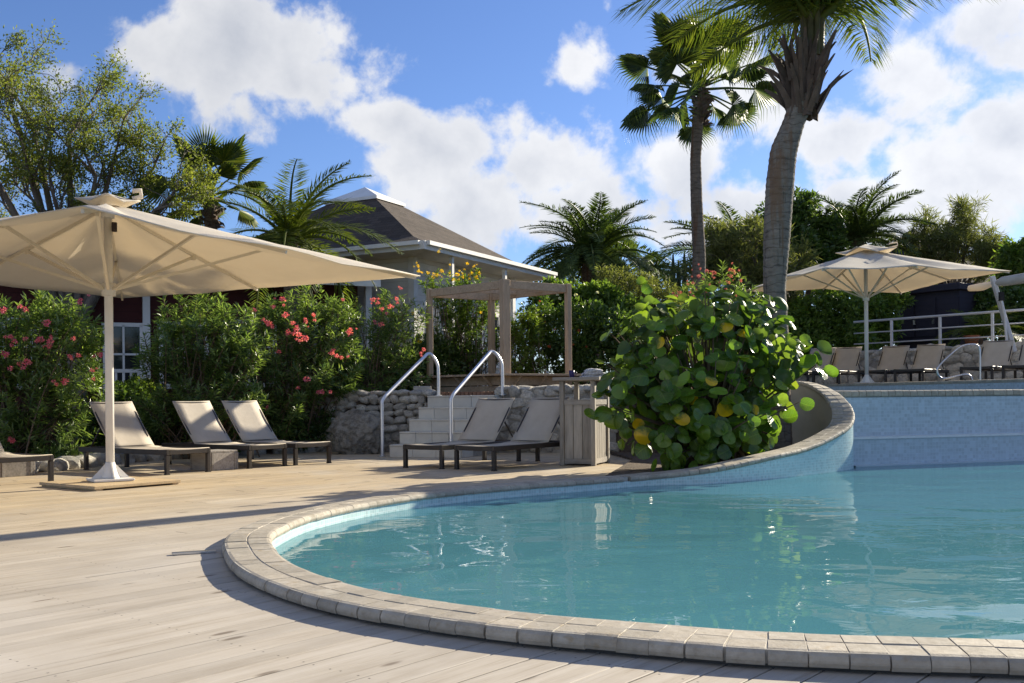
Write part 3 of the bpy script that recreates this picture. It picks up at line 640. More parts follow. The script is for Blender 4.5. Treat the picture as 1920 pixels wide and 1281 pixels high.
wood_box((-6.38, 12.62, 0), math.atan2(.62, -.785), 'low grey wooden box by the white edging stones at the end of the lounger row')

# ------------------------------------------------------------------ stones
M_STONE = plain('coral_limestone', (.60, .555, .475), .9, .35, 7, .9, rand=.28, dist=.03)
M_WSTONE = plain('pale_limestone', (.52, .49, .43), .9, .3, 7, .9, rand=.15, dist=.03)
def stone_meshes(mat, k=7):
    out = []
    for q in range(k):
        import bmesh
        bm = bmesh.new(); bmesh.ops.create_icosphere(bm, subdivisions=2, radius=.5)
        ph = rng.uniform(0, 6.28, (6,)); am = rng.uniform(.05, .13, 6); fr = rng.normal(size=(6, 3)) * 4.2
        for v in bm.verts:
            c = np.array(v.co); s = 1 + sum(a * math.sin(f.dot(c) + p) for a, f, p in zip(am, fr, ph)); m = max(abs(c)) / .5
            s *= 1 + .5 * (1 / max(m, .58) - 1)                       # a little blocky
            v.co *= s
        me = bpy.data.meshes.new('stone'); bm.to_mesh(me); bm.free(); me.materials.append(mat)
        me.polygons.foreach_set('use_smooth', [q % 3 == 0] * len(me.polygons)); out.append(me)
    return out
ST, WST = stone_meshes(M_STONE), stone_meshes(M_WSTONE)
def rubble(t, a, b2, z0, ztop, face, thick=.3, size=.2, top=True, meshes=None, name='stone'):
    """stones set in the face of a wall that runs a -> b2 (world), front towards `face`"""
    meshes = meshes or ST; base = Vector(t.location); a, b2 = Vector(a), Vector(b2); dx = (b2 - a).normalized(); ln = (b2 - a).length
    core = MB(); c = (a + b2) / 2 - face * thick / 2; zt = min(ztop(0), ztop(1))
    core.box(Vector((c.x, c.y, (z0 - .1 + zt) / 2 - .03)), (ln, thick - .05, zt - z0 + .04), math.atan2(dx.y, dx.x)); part(core, 'mortar_core', M_MORTD, t, world=True)
    z = z0 + .03; row = 0
    while True:
        hgt = size * random.uniform(.62, .95); s = -random.uniform(0, size * .6); any_ = False
        while s < ln:
            wd = size * random.uniform(.75, 1.5); m = s + wd / 2; lim = ztop(min(1, max(0, m / ln)))
            if z + hgt * .5 < lim and 0 <= m <= ln:
                any_ = True; hh = min(hgt, lim - z + .05)
                p = a + dx * m - face * .065 + Vector((0, 0, z + hh / 2 + random.gauss(0, size * .09)))
                R = Matrix((dx, -face, Vector((0, 0, 1)))).transposed().to_4x4() @ Matrix.Rotation(random.gauss(0, .22), 4, 'Y')
                flip = Matrix.Rotation(random.choice((0, math.pi)), 4, 'Z') @ Matrix.Rotation(random.choice((0, math.pi)), 4, 'X')
                link(name, random.choice(meshes), t, Matrix.Translation(p - base) @ R @ Matrix.Diagonal((wd * 1.02, .19 * random.uniform(.8, 1.2), hh * 1.06, 1)) @ flip)
            s += wd * .97
        z += hgt * .93; row += 1
        if not any_ and z > max(ztop(0), ztop(.5), ztop(1)): break
        if row > 30: break
    if top:
        s = 0
        while s < ln:
            wd = size * random.uniform(1.1, 1.7); zt_ = ztop(min(1, (s + wd / 2) / ln)); p = a + dx * (s + wd / 2) - face * thick * .5 + Vector((0, 0, zt_ - .02))
            R = Matrix((dx, -face, Vector((0, 0, 1)))).transposed().to_4x4() @ Matrix.Rotation(random.gauss(0, .1), 4, 'Y')
            link(name, random.choice(meshes), t, Matrix.Translation(p - base) @ R @ Matrix.Diagonal((wd * 1.05, thick * 1.1, .12, 1))); s += wd * .95
M_MORTD = plain('grey_lime_mortar', (.34, .315, .275), .95, .3, 9, .8, dist=.02)
def facing(a, b2):
    d_ = (Vector(b2) - Vector(a)).normalized(); n = Vector((d_.y, -d_.x, 0)); return n if n.y < 0 else -n
t = thing('rubble_wall', 'low rubble stone wall between the pink flowered shrubs and the tiled steps', 'stone wall', (-2.6, 17.6, 0))
a, b2 = (-3.75, 17.95, 0), (-1.42, 17.42, 0); rubble(t, a, b2, 0, lambda f: .55 + .5 * min(1, f / .12), facing(a, b2), size=.19)
t = thing('rubble_wall', 'rubble stone wall behind the shaded loungers, right beside the tiled steps', 'stone wall', (.6, 16.8, 0))
a, b2 = (-.28, 17.02, 0), (1.72, 16.55, 0); rubble(t, a, b2, 0, lambda f: 1.1, facing(a, b2), size=.2)
t = thing('terrace_rubble_wall', 'long rubble stone wall carrying the white railing above the upper pool', 'stone wall', (11, 25, ZU))
a, b2 = tuple(RL0 + Vector((0, 0, 0))), tuple(RL1); rubble(t, a, b2, ZU, lambda f: ZT, facing(a, b2), size=.32)
t = thing('edging_stones', 'row of rough pale limestone edging stones between the deck and the flowering shrubs', 'edging', (-6, 14.6, 0))
ed = resample([(-6.75, 12.1), (-6.38, 12.75), (-6.25, 13.4), (-6.1, 14.6), (-5.65, 15.75), (-5.15, 16.55), (-4.4, 17.2), (-3.7, 17.75)], .27)
for p in ed:
    s = random.uniform(.9, 1.35); link('stone', random.choice(WST), t, Matrix.Translation((p[0] + 6 + random.gauss(0, .03), p[1] - 14.6, .06)) @ Matrix.Rotation(random.uniform(0, 6.28), 4, 'Z') @ Matrix.Diagonal((.34 * s, .26 * s, .25 * random.uniform(.7, 1.2), 1)))
bl = link('boulder', ST[2].copy(), None); bl.data.materials.clear(); bl.data.materials.append(plain('dark_coral_rock', (.36, .33, .28), .95, .5, 11, 1.0, dist=.05))
sb_ = bl.modifiers.new('sub', 'SUBSURF'); sb_.levels = sb_.render_levels = 3; tx = bpy.data.textures.new('rock', 'CLOUDS'); tx.noise_scale = .13; tx.noise_depth = 4
dm = bl.modifiers.new('rough', 'DISPLACE'); dm.texture = tx; dm.strength = .2; dm.texture_coords = 'LOCAL'
bp_ = W(672, 853); bl.location = (bp_.x, bp_.y + .35, .26); bl.scale = (.85, .55, .8); tag(bl, 'rough dark coral boulder leaning against the low rubble wall', 'boulder')

# ------------------------------------------------------------------ tiled steps and hand rails
M_STEP = plain('grey_stone_tile', (.62, .585, .51), .7, .1, 5, .15, rand=.06)
M_BRICKR = plain('brown_brick', (.22, .12, .075), .85, .25, 12, .4, rand=.25)
SA = math.radians(-23); C0 = W(731, 857); st = thing('tiled_steps', 'flight of five grey tiled steps between the two rubble walls', 'steps', (C0.x, C0.y, 0), SA)
NS, RI, TR, SWD = 5, .197, .33, 1.27
for k in range(NS):
    cr = MB(); cr.box((SWD / 2, TR * k + .012 + 1.2 / 2, RI * (k + .5) - .008), (SWD - .02, 1.2, RI - .018)); part(cr, 'step_core', M_MORTD if k else M_MORTD, st)
    w0 = [0, .3, .6, .9, SWD] if k % 2 else [0, .42, .84, SWD]
    for x0, x1 in zip(w0, w0[1:]):
        q = MB(); q.box(((x0 + x1) / 2, TR * k, RI * (k + .5) - .014), (x1 - x0 - .006, .022, RI - .03), ch=.002); part(q, 'riser_tile', M_STEP, st)
        q = MB(); q.box(((x0 + x1) / 2, TR * (k + .5) - .01, RI * (k + 1) - .013), (x1 - x0 - .005, TR + .025, .026), ch=.004); part(q, 'tread_tile', M_STEP, st)
    for e in (0, 1):
        q = MB(); q.box((e * SWD + (.004 if e else -.004), TR * k + .22, RI * (k + .5) - .012), (.014, .4, RI - .03)); part(q, 'side_tile', M_STEP, st)
x = .02; k = 0
while x < SWD:
    q = MB(); q.box((x + .036, TR * (NS - 1) + TR + .07, RI * NS + .028), (.068, .16, .075), ch=.004); part(q, 'edge_brick', M_BRICKR, st); x += .076
def handrail(base, low, top1, top2, foot, Y1, label):
    b0 = W(*base); Y0 = b0.y; lo = D(low[0], low[1], Y0); ftp = D(foot[0], foot[1], Y1); a1 = D(top1[0], top1[1], Y1 - .04); a2 = D(top2[0], top2[1], Y1)
    t = thing('hand_rail', label, 'hand rail', tuple(b0), 0, 'hand rails of the tiled steps')
    mid_ = lo + (a1 - lo) * .12; pts = [(b0.x, b0.y, 0), (b0.x, b0.y, lo.z - .12), (b0.x, b0.y, lo.z - .04), lo + (a1 - lo) * .035, lo + (a1 - lo) * .1, lo + (a1 - lo) * .5, lo + (a1 - lo) * .9, a1 + Vector((0, 0, .0)), (a1 + a2) / 2 + Vector((.0, 0, .045)), a2, a2 + Vector((.015, 0, -.12)), (ftp.x, ftp.y, .96)]
    P = resample([tuple(p) for p in pts], n=60) if False else pts
    sm = []
    P = [Vector(p) for p in pts]
    for _ in range(2):                                      # round the bends
        Q = [P[0]]
        for p, q in zip(P, P[1:]): Q += [p * .75 + q * .25, p * .25 + q * .75]
        P = Q + [P[-1]]
    mb = MB(); mb.tube(P, .03, 14); part(mb, 'rail_tube', M_RAIL, t, True, world=True)
    for p, z in (((b0.x, b0.y), .006), ((ftp.x, ftp.y), .99)):
        fl_ = MB(); fl_.tube([(p[0], p[1], z - .005), (p[0], p[1], z + .008)], .06, 16); part(fl_, 'floor_flange', M_RAIL, t, world=True)
handrail((717, 856), (717, 748), (803, 662), (820, 682), (822, 738), 17.35, 'bent aluminium hand rail on the side of the steps next to the boulder')
handrail((846, 857.5), (846, 744), (921, 658), (940, 678), (942, 732), 16.95, 'bent aluminium hand rail on the side of the steps next to the shaded loungers')

# ------------------------------------------------------------------ pergola with its bench platform
M_PERG = plain('weathered_cedar', (.44, .33, .225), .8, .22, 4, .35, stretch=(9, 9, 1), rand=.1)
M_PERGH = plain('weathered_cedar_beam', (.46, .35, .24), .8, .22, 4, .35, stretch=(2, 9, 9), rand=.12)
PF, PL, PR = D(946, 524, 18), D(805, 542, 19.4), D(1064.5, 533, 18.8); PB = PL + PR - PF; zt = 3.08
pg = thing('pergola', 'open square pergola of weathered timber posts and beams above a bench platform', 'pergola', (0, 18.9, .98))
for p, w_ in ((PF, .15), (PL, .10), (PR, .10), (PB, .115)):
    q = MB(); rz = math.atan2(PR.y - PF.y, PR.x - PF.x); q.box((p.x, p.y, (zt + .98) / 2), (w_, w_, zt - .98), rz, ch=.008); part(q, 'post', M_PERG, pg, world=True)
for p, q_ in ((PF, PL), (PF, PR), (PL, PB), (PR, PB)):
    p2, q2 = Vector((p.x, p.y, zt - .09)), Vector((q_.x, q_.y, zt - .09)); dd = (q2 - p2).normalized()
    q = MB(); q.bar(p2 + dd * .09, q2 - dd * .06, .055, .15, ch=.005); part(q, 'beam', M_PERGH, pg, world=True)
for f in (.35, .68):
    p2, q2 = PL.lerp(PF, f), PB.lerp(PR, f); q = MB(); q.bar((p2.x, p2.y, zt - .06), (q2.x, q2.y, zt - .06), .05, .09); part(q, 'rafter', M_PERGH, pg, world=True)
bn = thing('bench_platform', 'timber bench platform with braced overhanging edge under the pergola', 'bench', (0, 18.9, .98))
ex, ey = (PR - PF), (PL - PF); ex.z = ey.z = 0; lx, ly = ex.length, ey.length; ex.normalize(); ey.normalize(); O = Vector((PF.x, PF.y, 0)) - ex * .30 - ey * .30; BXL, BYL, zb = lx + .55, ly + .65, 1.375
nb = 14
for k in range(nb):
    y = BYL * (k + .5) / nb; hit = [p for p in (PF, PL, PR, PB) if abs((Vector((p.x, p.y, 0)) - O).dot(ey) - y) < .15]
    q = MB(); q.bar(O + ey * y + Vector((0, 0, zb - .02)), O + ey * y + ex * BXL + Vector((0, 0, zb - .02)), BYL / nb - .006, .038, ch=.003); part(q, 'seat_board', M_PERGH, bn, world=True)
ins = .26
for (p, q_) in ((O + ex * ins + ey * ins, O + ex * (BXL - ins) + ey * ins), (O + ex * ins + ey * ins, O + ex * ins + ey * (BYL - ins)), (O + ex * (BXL - ins) + ey * ins, O + ex * (BXL - ins) + ey * (BYL - ins))):
    for z in (1.08, 1.25):
        q = MB(); dd = (q_ - p).normalized(); q.bar(p + dd * .1 + Vector((0, 0, z)), q_ + Vector((0, 0, z)), .028, .155, ch=.003); part(q, 'skirt_board', M_PERGH, bn, world=True)
for f in (.22, .5, .8):
    for base_, dirn in ((O + ex * (BXL * f) + ey * ins, -ey), (O + ey * (BYL * f) + ex * ins, -ex)):
        q = MB(); q.bar(base_ + Vector((0, 0, 1.15)) + dirn * .02, base_ + dirn * .2 + Vector((0, 0, zb - .045)), .03, .04); part(q, 'brace', M_PERGH, bn, world=True)
cb = MB(); p = D(792, 728, 17.75); cb.box((0, 0, .08), (.32, .2, .16), .1, ch=.01); cbo = part(cb, 'concrete_block', plain('old_concrete', (.42, .40, .35), .9, .25, 8, .5)); cbo.location = (p.x, p.y, 1.0); tag(cbo, 'small pale concrete block on top of the low rubble wall', 'block')

# ------------------------------------------------------------------ wooden counter with a towel on it
K0 = W(1050, 873); ct = thing('wooden_counter', 'tall grey plank counter with an open slot under its top beside the round leaved shrub', 'counter', (K0.x, K0.y, 0), -.37)
KW, KD, KH = .50, .72, 1.2
for x in (.03, KW - .03):
    for y in (.03, KD - .03):
        q = MB(); q.box((x, y, (KH - .05) / 2), (.062, .062, KH - .05), ch=.004); part(q, 'post', M_GREYWOOD, ct)
for z in (.06, .86):
    for p, q_ in (((.06, .03, z), (KW - .06, .03, z)), ((KW - .03, .06, z), (KW - .03, KD - .06, z)), ((.03, .06, z), (.03, KD - .06, z)), ((.06, KD - .03, z), (KW - .06, KD - .03, z))):
        q = MB(); q.bar(p, q_, .035, .07); part(q, 'rail', M_GREYWOODH, ct)
for k in range(3):
    w_ = (KW - .12) / 3; q = MB(); q.box((.06 + w_ * (k + .5), .036 + random.uniform(-.003, .003), .46), (w_ - .006, .02, .73), ch=.002); part(q, 'plank', M_GREYWOOD, ct)
    q = MB(); q.box((.06 + w_ * (k + .5), KD - .036, .46), (w_ - .006, .02, .73)); part(q, 'plank', M_GREYWOOD, ct)
for k in range(5):
    w_ = (KD - .12) / 5
    for x in (.036, KW - .036): q = MB(); q.box((x, .06 + w_ * (k + .5), .46), (.02, w_ - .006, .73), ch=.002); part(q, 'plank', M_GREYWOOD, ct)
for k in range(4):
    w_ = (KD + .12) / 4; q = MB(); q.box((KW / 2, -.06 + w_ * (k + .5), KH - .022), (KW + .16, w_ - .005, .044), ch=.004); part(q, 'top_board', M_GREYWOODH, ct)
q = MB(); q.box((KW / 2, KD / 2, .845), (KW - .14, KD - .14, .02)); part(q, 'shelf', M_GREYWOOD, ct)
def towel_mat():
    m, nt, o = new_mat('striped_cotton'); b = NB(nt); w = b.n('ShaderNodeTexWave', wave_type='BANDS', bands_direction='X'); b.put(w.inputs['Vector'], b.obj()); w.inputs['Scale'].default_value = 16; w.inputs['Distortion'].default_value = 1.2
    col = b.ramp(w.outputs['Fac'], [(.45, (.72, .70, .68)), (.6, (.30, .31, .36))]); b.bsdf(col, .95, 0, .1, b.bump(b.noise(b.obj(), 60, 3), .4, .004), o); return m
KM = Matrix.Translation(K0) @ Matrix.Rotation(-.37, 4, 'Z')
tw = thing('folded_towel', 'crumpled grey and white striped towel lying on the wooden counter', 'towel', tuple(KM @ Vector((.36, .42, KH))), .1); MT = towel_mat()
for k, (w_, z) in enumerate(((.34, .025), (.31, .07), (.24, .105))):
    q = MB(); vs = []
    for i in range(9):
        for j in range(7):
            u_, v_ = i / 4 - 1, j / 3 - 1; vs.append((u_ * w_ / 2 * (1 + .06 * math.sin(3 * v_ + k)), v_ * .15 * (1 - .1 * k), z - .012 + .03 * (1 - max(abs(u_), abs(v_)) ** 3) + .008 * math.sin(5 * u_ + 3 * v_ + k * 2)))
    q.add(vs, [(i * 7 + j, (i + 1) * 7 + j, (i + 1) * 7 + j + 1, i * 7 + j + 1) for i in range(8) for j in range(6)]); o = part(q, 'fold', MT, tw, True); md = o.modifiers.new('thick', 'SOLIDIFY'); md.thickness = .03
cu = thing('blue_cup', 'small dark blue cup next to the striped towel', 'cup', tuple(KM @ Vector((.10, .25, KH)))); q = MB(); q.tube([(0, 0, 0), (0, 0, .05), (0, 0, .1), (0, 0, .1), (0, 0, .012)], [.032, .037, .041, .037, .03], 18); part(q, 'cup_wall', plain('dark_blue_glaze', (.035, .03, .14), .3, .1), cu, True)
q = MB(); q.tube([(.036, 0, .08), (.062, 0, .075), (.062, 0, .04), (.034, 0, .03)], .006, 6); part(q, 'handle', plain('dark_blue_glaze_handle', (.035, .03, .14), .3, .1), cu, True)

# ------------------------------------------------------------------ railing, ladder rail, shade mast
rd = (RL1 - RL0).normalized(); rn = facing(RL0, RL1); M_RWH = plain('white_railing_paint', (.68, .67, .66), .45, .08, 5, .05)
rl = thing('terrace_railing', 'white metal railing with three rails along the rubble terrace wall', 'railing', tuple(RL0 + Vector((0, 0, ZT))))
s0 = 1.65
for z, w_ in ((2.93, .032), (2.62, .018), (2.33, .018)):
    q = MB(); q.tube([RL0 + rd * s0 + Vector((0, 0, z)) - rn * .12, RL1 + Vector((0, 0, z)) - rn * .12], w_, 10); part(q, 'rail', M_RWH, rl, True, world=True)
s = s0 + 1.1
while s < 10.8:
    p = RL0 + rd * s - rn * .12; q = MB(); q.box((p.x, p.y, (2.91 + ZT - .1) / 2), (.055, .055, 2.91 - ZT + .1), math.atan2(rd.y, rd.x)); part(q, 'post', M_RWH, rl, world=True); s += 1.32
Yl = 20.6
gr = thing('pool_grab_rail', 'curved polished steel grab rail at the far side of the upper pool', 'grab rail', tuple(D(1832, 727, Yl)))
for dx_, dy_ in ((0, 0), (.42, -.3)):
    pts = [(1825, 742), (1825, 724), (1822, 707), (1813, 701), (1790, 706), (1770, 711), (1760, 706), (1756, 694), (1762, 684), (1782, 665), (1800, 650), (1815, 646), (1830, 646), (1837, 652), (1838, 680), (1838, 742)]
    P = [D(x, y, Yl) + Vector((dx_, dy_, 0)) for x, y in pts]
    Q = [P[0]]
    for p, q_ in zip(P, P[1:]): Q += [p * .75 + q_ * .25, p * .25 + q_ * .75]
    q = MB(); q.tube(Q + [P[-1]], .022, 10); part(q, 'rail_tube', M_STEEL, gr, True, world=True)
    break
mp = thing('shade_mast', 'slanting white mast holding a rolled shade beside the upper umbrella', 'mast', tuple(D(1902, 656, 23.2)))
q = MB(); q.bar(D(1902, 660, 23.2), D(1860, 518, 23.2), .09, .12, (0, 1, 0), ch=.01); mo = part(q, 'mast_post', M_RWH, mp, world=True)
q = MB(); q.tube([D(1888, 650, 23.1), D(1884, 590, 23.1), D(1876, 555, 23.1)], .03, 8); part(q, 'stay', M_RWH, mp, world=True)
q = MB(); q.box(D(1877, 556, 23.12), (.1, .12, .2)); part(q, 'winch', plain_black, mp, world=True)
q = MB(); q.tube([D(1865, 532, 23.2), D(1880, 528, 23.1), D(1925, 521, 22.8), D(1990, 512, 22.4)], [.05, .11, .12, .12], 12); part(q, 'rolled_shade', plain('grey_canvas', (.42, .42, .40), .9, .15, 6, .4), mp, True, world=True)
q = MB(); q.tube([D(1818, 541, 24.4), D(1840, 538, 24.0), D(1866, 531, 23.3)], [.07, .1, .05], 10); part(q, 'canvas_end', M_CANVAS, mp, True, world=True)
# ------------------------------------------------------------------ white house with the hipped roof
def shingle_mat(name, c):
    m, nt, o = new_mat(name); b = NB(nt); uv = b.n('ShaderNodeUVMap').outputs[0]
    t = b.n('ShaderNodeTexBrick'); b.put(t.inputs['Vector'], uv); t.inputs['Scale'].default_value = 1; t.inputs['Brick Width'].default_value = .3; t.inputs['Row Height'].default_value = .13; t.inputs['Mortar Size'].default_value = .006; t.inputs['Mortar Smooth'].default_value = .5
    t.inputs['Color1'].default_value = (*sc3(c, .72), 1); t.inputs['Color2'].default_value = (*sc3(c, 1.25), 1); t.inputs['Mortar'].default_value = (*sc3(c, .35), 1)
    col = b.mix(b.rng(b.noise(uv, 1.4, 5, .6), .35, .7, 0, .5), t.outputs['Color'], sc3(c, 1.1)); b.bsdf(col, .9, 0, .2, b.bump(b.math('ADD', b.math('MULTIPLY', t.outputs['Fac'], -1), b.noise(uv, 30, 3)), .5, .02), o); return m
def siding_mat(name, c):
    m, nt, o = new_mat(name); b = NB(nt); sp = b.n('ShaderNodeSeparateXYZ'); b.L.new(b.pos(), sp.inputs[0]); fr = b.math('FRACT', b.math('MULTIPLY', sp.outputs[2], 6.5))
    col = b.mix(b.rng(b.noise(b.pos(), 1.5, 5, .6), .35, .75, 0, .4), sc3(c, 1), sc3(c, .82)); col = b.mix(b.rng(fr, 0, .12, .5, 0), col, sc3(c, .45)); b.bsdf(col, .7, 0, .3, b.bump(fr, .8, .03), o); return m
M_SHING = shingle_mat('brown_shingles', (.085, .068, .055)); M_SID = siding_mat('white_clapboard', (.78, .76, .71)); M_RED = siding_mat('dark_red_clapboard', (.075, .017, .016))
M_TRIM = plain('white_trim', (.76, .75, .72), .5, .08, 4, .06); M_GLASS = plain('dark_window_glass', (.02, .025, .03), .08, .2, 2, 0, spec=.8); M_SOFF = plain('cream_soffit', (.76, .70, .58), .8, .08, 3, .1)
HP, HQ, EZ = 3.35, 4.05, 4.37
HA = Vector((.47, .883, 0)).normalized(); HB = Vector((-HA.y, HA.x, 0)); ec = D(795, 457, 22); HC = Vector((ec.x, ec.y, 0)) + HA * HP + HB * HQ
hs = thing('white_house', 'white clapboard house with a hipped brown shingle roof and white cupola beyond the pergola', 'house', tuple(HC + Vector((0, 0, .98))), math.atan2(HA.y, HA.x))
Z0 = EZ - .98                                            # local heights start at the terrace
def ring(p, q): return [(-p, -q), (p, -q), (p, q), (-p, q)]      # local x along HA, y along HB
def roof_mesh(levels):
    mb = MB(); mb.uv = []
    for (p0, q0, z0), (p1, q1, z1) in zip(levels, levels[1:]):
        A, B = ring(p0, q0), ring(p1, q1)
        for i in range(4):
            j = (i + 1) % 4; a, b2, c, d_ = Vector((*A[i], z0)), Vector((*A[j], z0)), Vector((*B[j], z1)), Vector((*B[i], z1)); ux = (b2 - a).normalized(); k = len(mb.v); vy = ((d_ - a) - ux * (d_ - a).dot(ux)).normalized()
            for p in (a, b2, c, d_): mb.v.append(tuple(p)); mb.uv.append(((p - a).dot(ux), (p - a).dot(vy) + z0 * 1.7))
            mb.f.append((k, k + 1, k + 2, k + 3))
    return mb
APX = D(686, 351, HC.y).z - .98
rf = part(roof_mesh([(HP, HQ, Z0 + .05), (HP - .85, HQ - .85, Z0 + .36), (.62, .80, APX - .5)]), 'roof', M_SHING, hs)
cp = MB(); A = ring(.66, .86); cp.add([(*a, APX - .5) for a in A] + [(*a, APX - .42) for a in A] + [(0, 0, APX)], [(0, 1, 5, 4), (1, 2, 6, 5), (2, 3, 7, 6), (3, 0, 4, 7), (4, 5, 8), (5, 6, 8), (6, 7, 8), (7, 4, 8), (3, 2, 1, 0)]); part(cp, 'cupola', M_TRIM, rf)
for i in range(4):
    A, B = ring(HP, HQ), ring(HP - .9, HQ - .9); j = (i + 1) % 4; so_ = MB(); so_.add([(*A[i], Z0 - .1), (*A[j], Z0 - .1), (*B[j], Z0 - .12), (*B[i], Z0 - .12)], [(0, 1, 2, 3)]); part(so_, 'soffit', M_SOFF, hs)
    fa = MB(); fa.bar((*A[i], Z0 - .02), (*A[j], Z0 - .02), .04, .19); part(fa, 'fascia', M_TRIM, hs)
    d2 = Vector((*A[j], 0)) - Vector((*A[i], 0)); n2 = Vector((d2.y, -d2.x, 0)).normalized(); gt = MB(); gt.bar(Vector((*A[i], Z0 + .03)) + n2 * .07 + d2 * .01, Vector((*A[j], Z0 + .03)) + n2 * .07 - d2 * .01, .09, .09); part(gt, 'gutter', M_TRIM, hs)
    w_ = MB(); w_.add([(*B[i], -.1), (*B[j], -.1), (*B[j], Z0 - .1), (*B[i], Z0 - .1)], [(0, 1, 2, 3)]); wo = part(w_, 'wall', M_SID, hs)
    cbm = MB(); cbm.box((B[i][0], B[i][1], Z0 / 2 - .1), (.16, .16, Z0 + .05)); part(cbm, 'corner_board', M_TRIM, hs)
# windows on the two walls that face the pool
def window(parent, M, w_, h_, mats=None):
    f = MB()
    for dx_, dz_, sx, sz in ((0, h_ / 2, w_ + .12, .08), (0, -h_ / 2, w_ + .16, .1), (-w_ / 2, 0, .08, h_), (w_ / 2, 0, .08, h_), (0, 0, .04, h_), (0, h_ * .1, w_, .04)): f.add([M @ Vector(v) for v in MB().box((dx_, -.03, dz_), (sx, .08, sz)).v], MB().box((0, 0, 0), (1, 1, 1)).f)
    fo = part(f, 'window', M_TRIM, parent); pn = MB(); pn.add([M @ Vector(v) for v in MB().box((0, .0, 0), (w_, .03, h_)).v], MB().box((0, 0, 0), (1, 1, 1)).f); part(pn, 'pane', M_GLASS, fo)
p_, q_ = HP - .9, HQ - .9
for y in (-1.2, 1.2): window(hs, Matrix.Translation((-p_ - .03, y, 1.5)) @ Matrix.Rotation(-math.pi / 2, 4, 'Z'), .95, 1.3)
for x in (-1.0, 1.1): window(hs, Matrix.Translation((x, -q_ - .03, 1.5)), .9, 1.35)
for x in (-2.0, .6, 3.0): q = MB(); q.box((x, -HQ + .12, (Z0 - .15) / 2), (.09, .09, Z0 - .1)); part(q, 'porch_post', M_TRIM, hs)

# ------------------------------------------------------------------ red house behind the flowering shrubs
R1, R0 = Vector((-3.45, 22.4, 0)), Vector((-15.5, 16.6, 0)); rdx = (R1 - R0).normalized(); rfn = Vector((rdx.y, -rdx.x, 0)); RLN = (R1 - R0).length
rh = thing('red_house', 'dark red clapboard house with white windows and balustrade behind the pink flowered shrubs', 'house', tuple(R0), math.atan2(rdx.y, rdx.x))
q = MB(); q.box((RLN / 2, 2.6, 1.8), (RLN, 5.2, 3.6)); part(q, 'wall', M_RED, rh)
q = MB(); q.uv = None; rm = MB(); rm.uv = []
for pts in (((-.5, -.7, 3.55), (RLN + .3, -.7, 3.55), (RLN + .3, 2.6, 4.55), (-.5, 2.6, 4.55)), ((RLN + .3, 5.9, 3.55), (-.5, 5.9, 3.55), (-.5, 2.6, 4.55), (RLN + .3, 2.6, 4.55))):
    k = len(rm.v); rm.v += list(pts); rm.uv += [(p[0], p[1] * 1.04) for p in pts]; rm.f.append((k, k + 1, k + 2, k + 3))
ro_ = part(rm, 'roof', M_SHING, rh); md = ro_.modifiers.new('thick', 'SOLIDIFY'); md.thickness = .12
q = MB(); q.bar((-.5, -.72, 3.5), (RLN + .3, -.72, 3.5), .05, .18); part(q, 'fascia', M_TRIM, rh)
def rx(x, Yg=None):                                       # local x on the red wall below photo column x
    u = (x - 960) / FPX; tt = (R0.x - u * R0.y) / (u * rdx.y - rdx.x); return tt
for px_, w_, z_, h_ in ((232, .7, 1.75, 1.5), (466, 1.1, 1.95, 1.35), (60, 1.0, 1.9, 1.3), (590, .9, 1.9, 1.3), (345, .9, 1.9, 1.3)): window(rh, Matrix.Translation((rx(px_), -.03, z_)), w_, h_)
bs = MB(); x0 = rx(200); x1 = rx(262)
bal = MB(); bal.bar((x0, -.55, 1.55), (x1, -.55, 1.55), .07, .07); bal.bar((x0, -.55, .98), (x1, -.55, .98), .07, .09); part(bal, 'balustrade_rail', M_TRIM, rh)
k = 0; x = x0
while x < x1:
    q = MB(); q.box((x, -.55, 1.27), (.045, .045, .52)); part(q, 'baluster', M_TRIM, rh); x += .14
q = MB(); q.box(((x0 + x1) / 2, -.3, .88), (x1 - x0 + .1, .62, .12)); part(q, 'balcony_floor', M_TRIM, rh)
for px_ in (275, 690): q = MB(); q.box((rx(px_), -.06, 1.8), (.14, .14, 3.5)); part(q, 'corner_board', M_TRIM, rh)

# ------------------------------------------------------------------ dark kiosk and dark roofed pavilion on the right
M_NAVY = siding_mat('navy_boards', (.035, .034, .05)); M_DROOF = shingle_mat('charcoal_shingles', (.04, .036, .045))
ka, kb = D(1677, 615, 30), D(1800, 612, 28.4); kd = Vector((kb.x - ka.x, kb.y - ka.y, 0)); kl = kd.length; ko = thing('dark_kiosk', 'closed dark navy kiosk with an overhanging flat top behind the white railing', 'kiosk', (ka.x, ka.y, ZT - .05), math.atan2(kd.y, kd.x))
kt = D(1720, 548, 29.4).z - ZT
q = MB(); q.box((kl / 2, .8, kt / 2), (kl, 1.6, kt)); part(q, 'body', M_NAVY, ko)
q = MB(); q.box((kl / 2, .75, kt + .1), (kl + .2, 1.85, .2), ch=.02); part(q, 'flat_roof', M_NAVY, ko)
for k in range(3): q = MB(); q.box((kl * (k + .5) / 3, -.02, kt * .62), (kl / 3 - .06, .04, kt * .6)); part(q, 'shutter', M_NAVY, ko)
for k in (.33, .62): q = MB(); q.box((kl * k, -.05, kt * .55), (.07, .04, .14)); part(q, 'lock', M_STEEL, ko)
q = MB(); q.box((kl / 2, -.12, kt * .27), (kl + .1, .32, .06)); part(q, 'counter_shelf', M_NAVY, ko)
pk = D(1712, 424, 37); pv = thing('dark_pavilion', 'pavilion with a steep charcoal pyramid roof beyond the kiosk', 'pavilion', (pk.x, pk.y, ZT - .1), .5); ph_ = pk.z - ZT
mb = MB(); mb.uv = []
def pyr(levels):
    mb = roof_mesh(levels); return mb
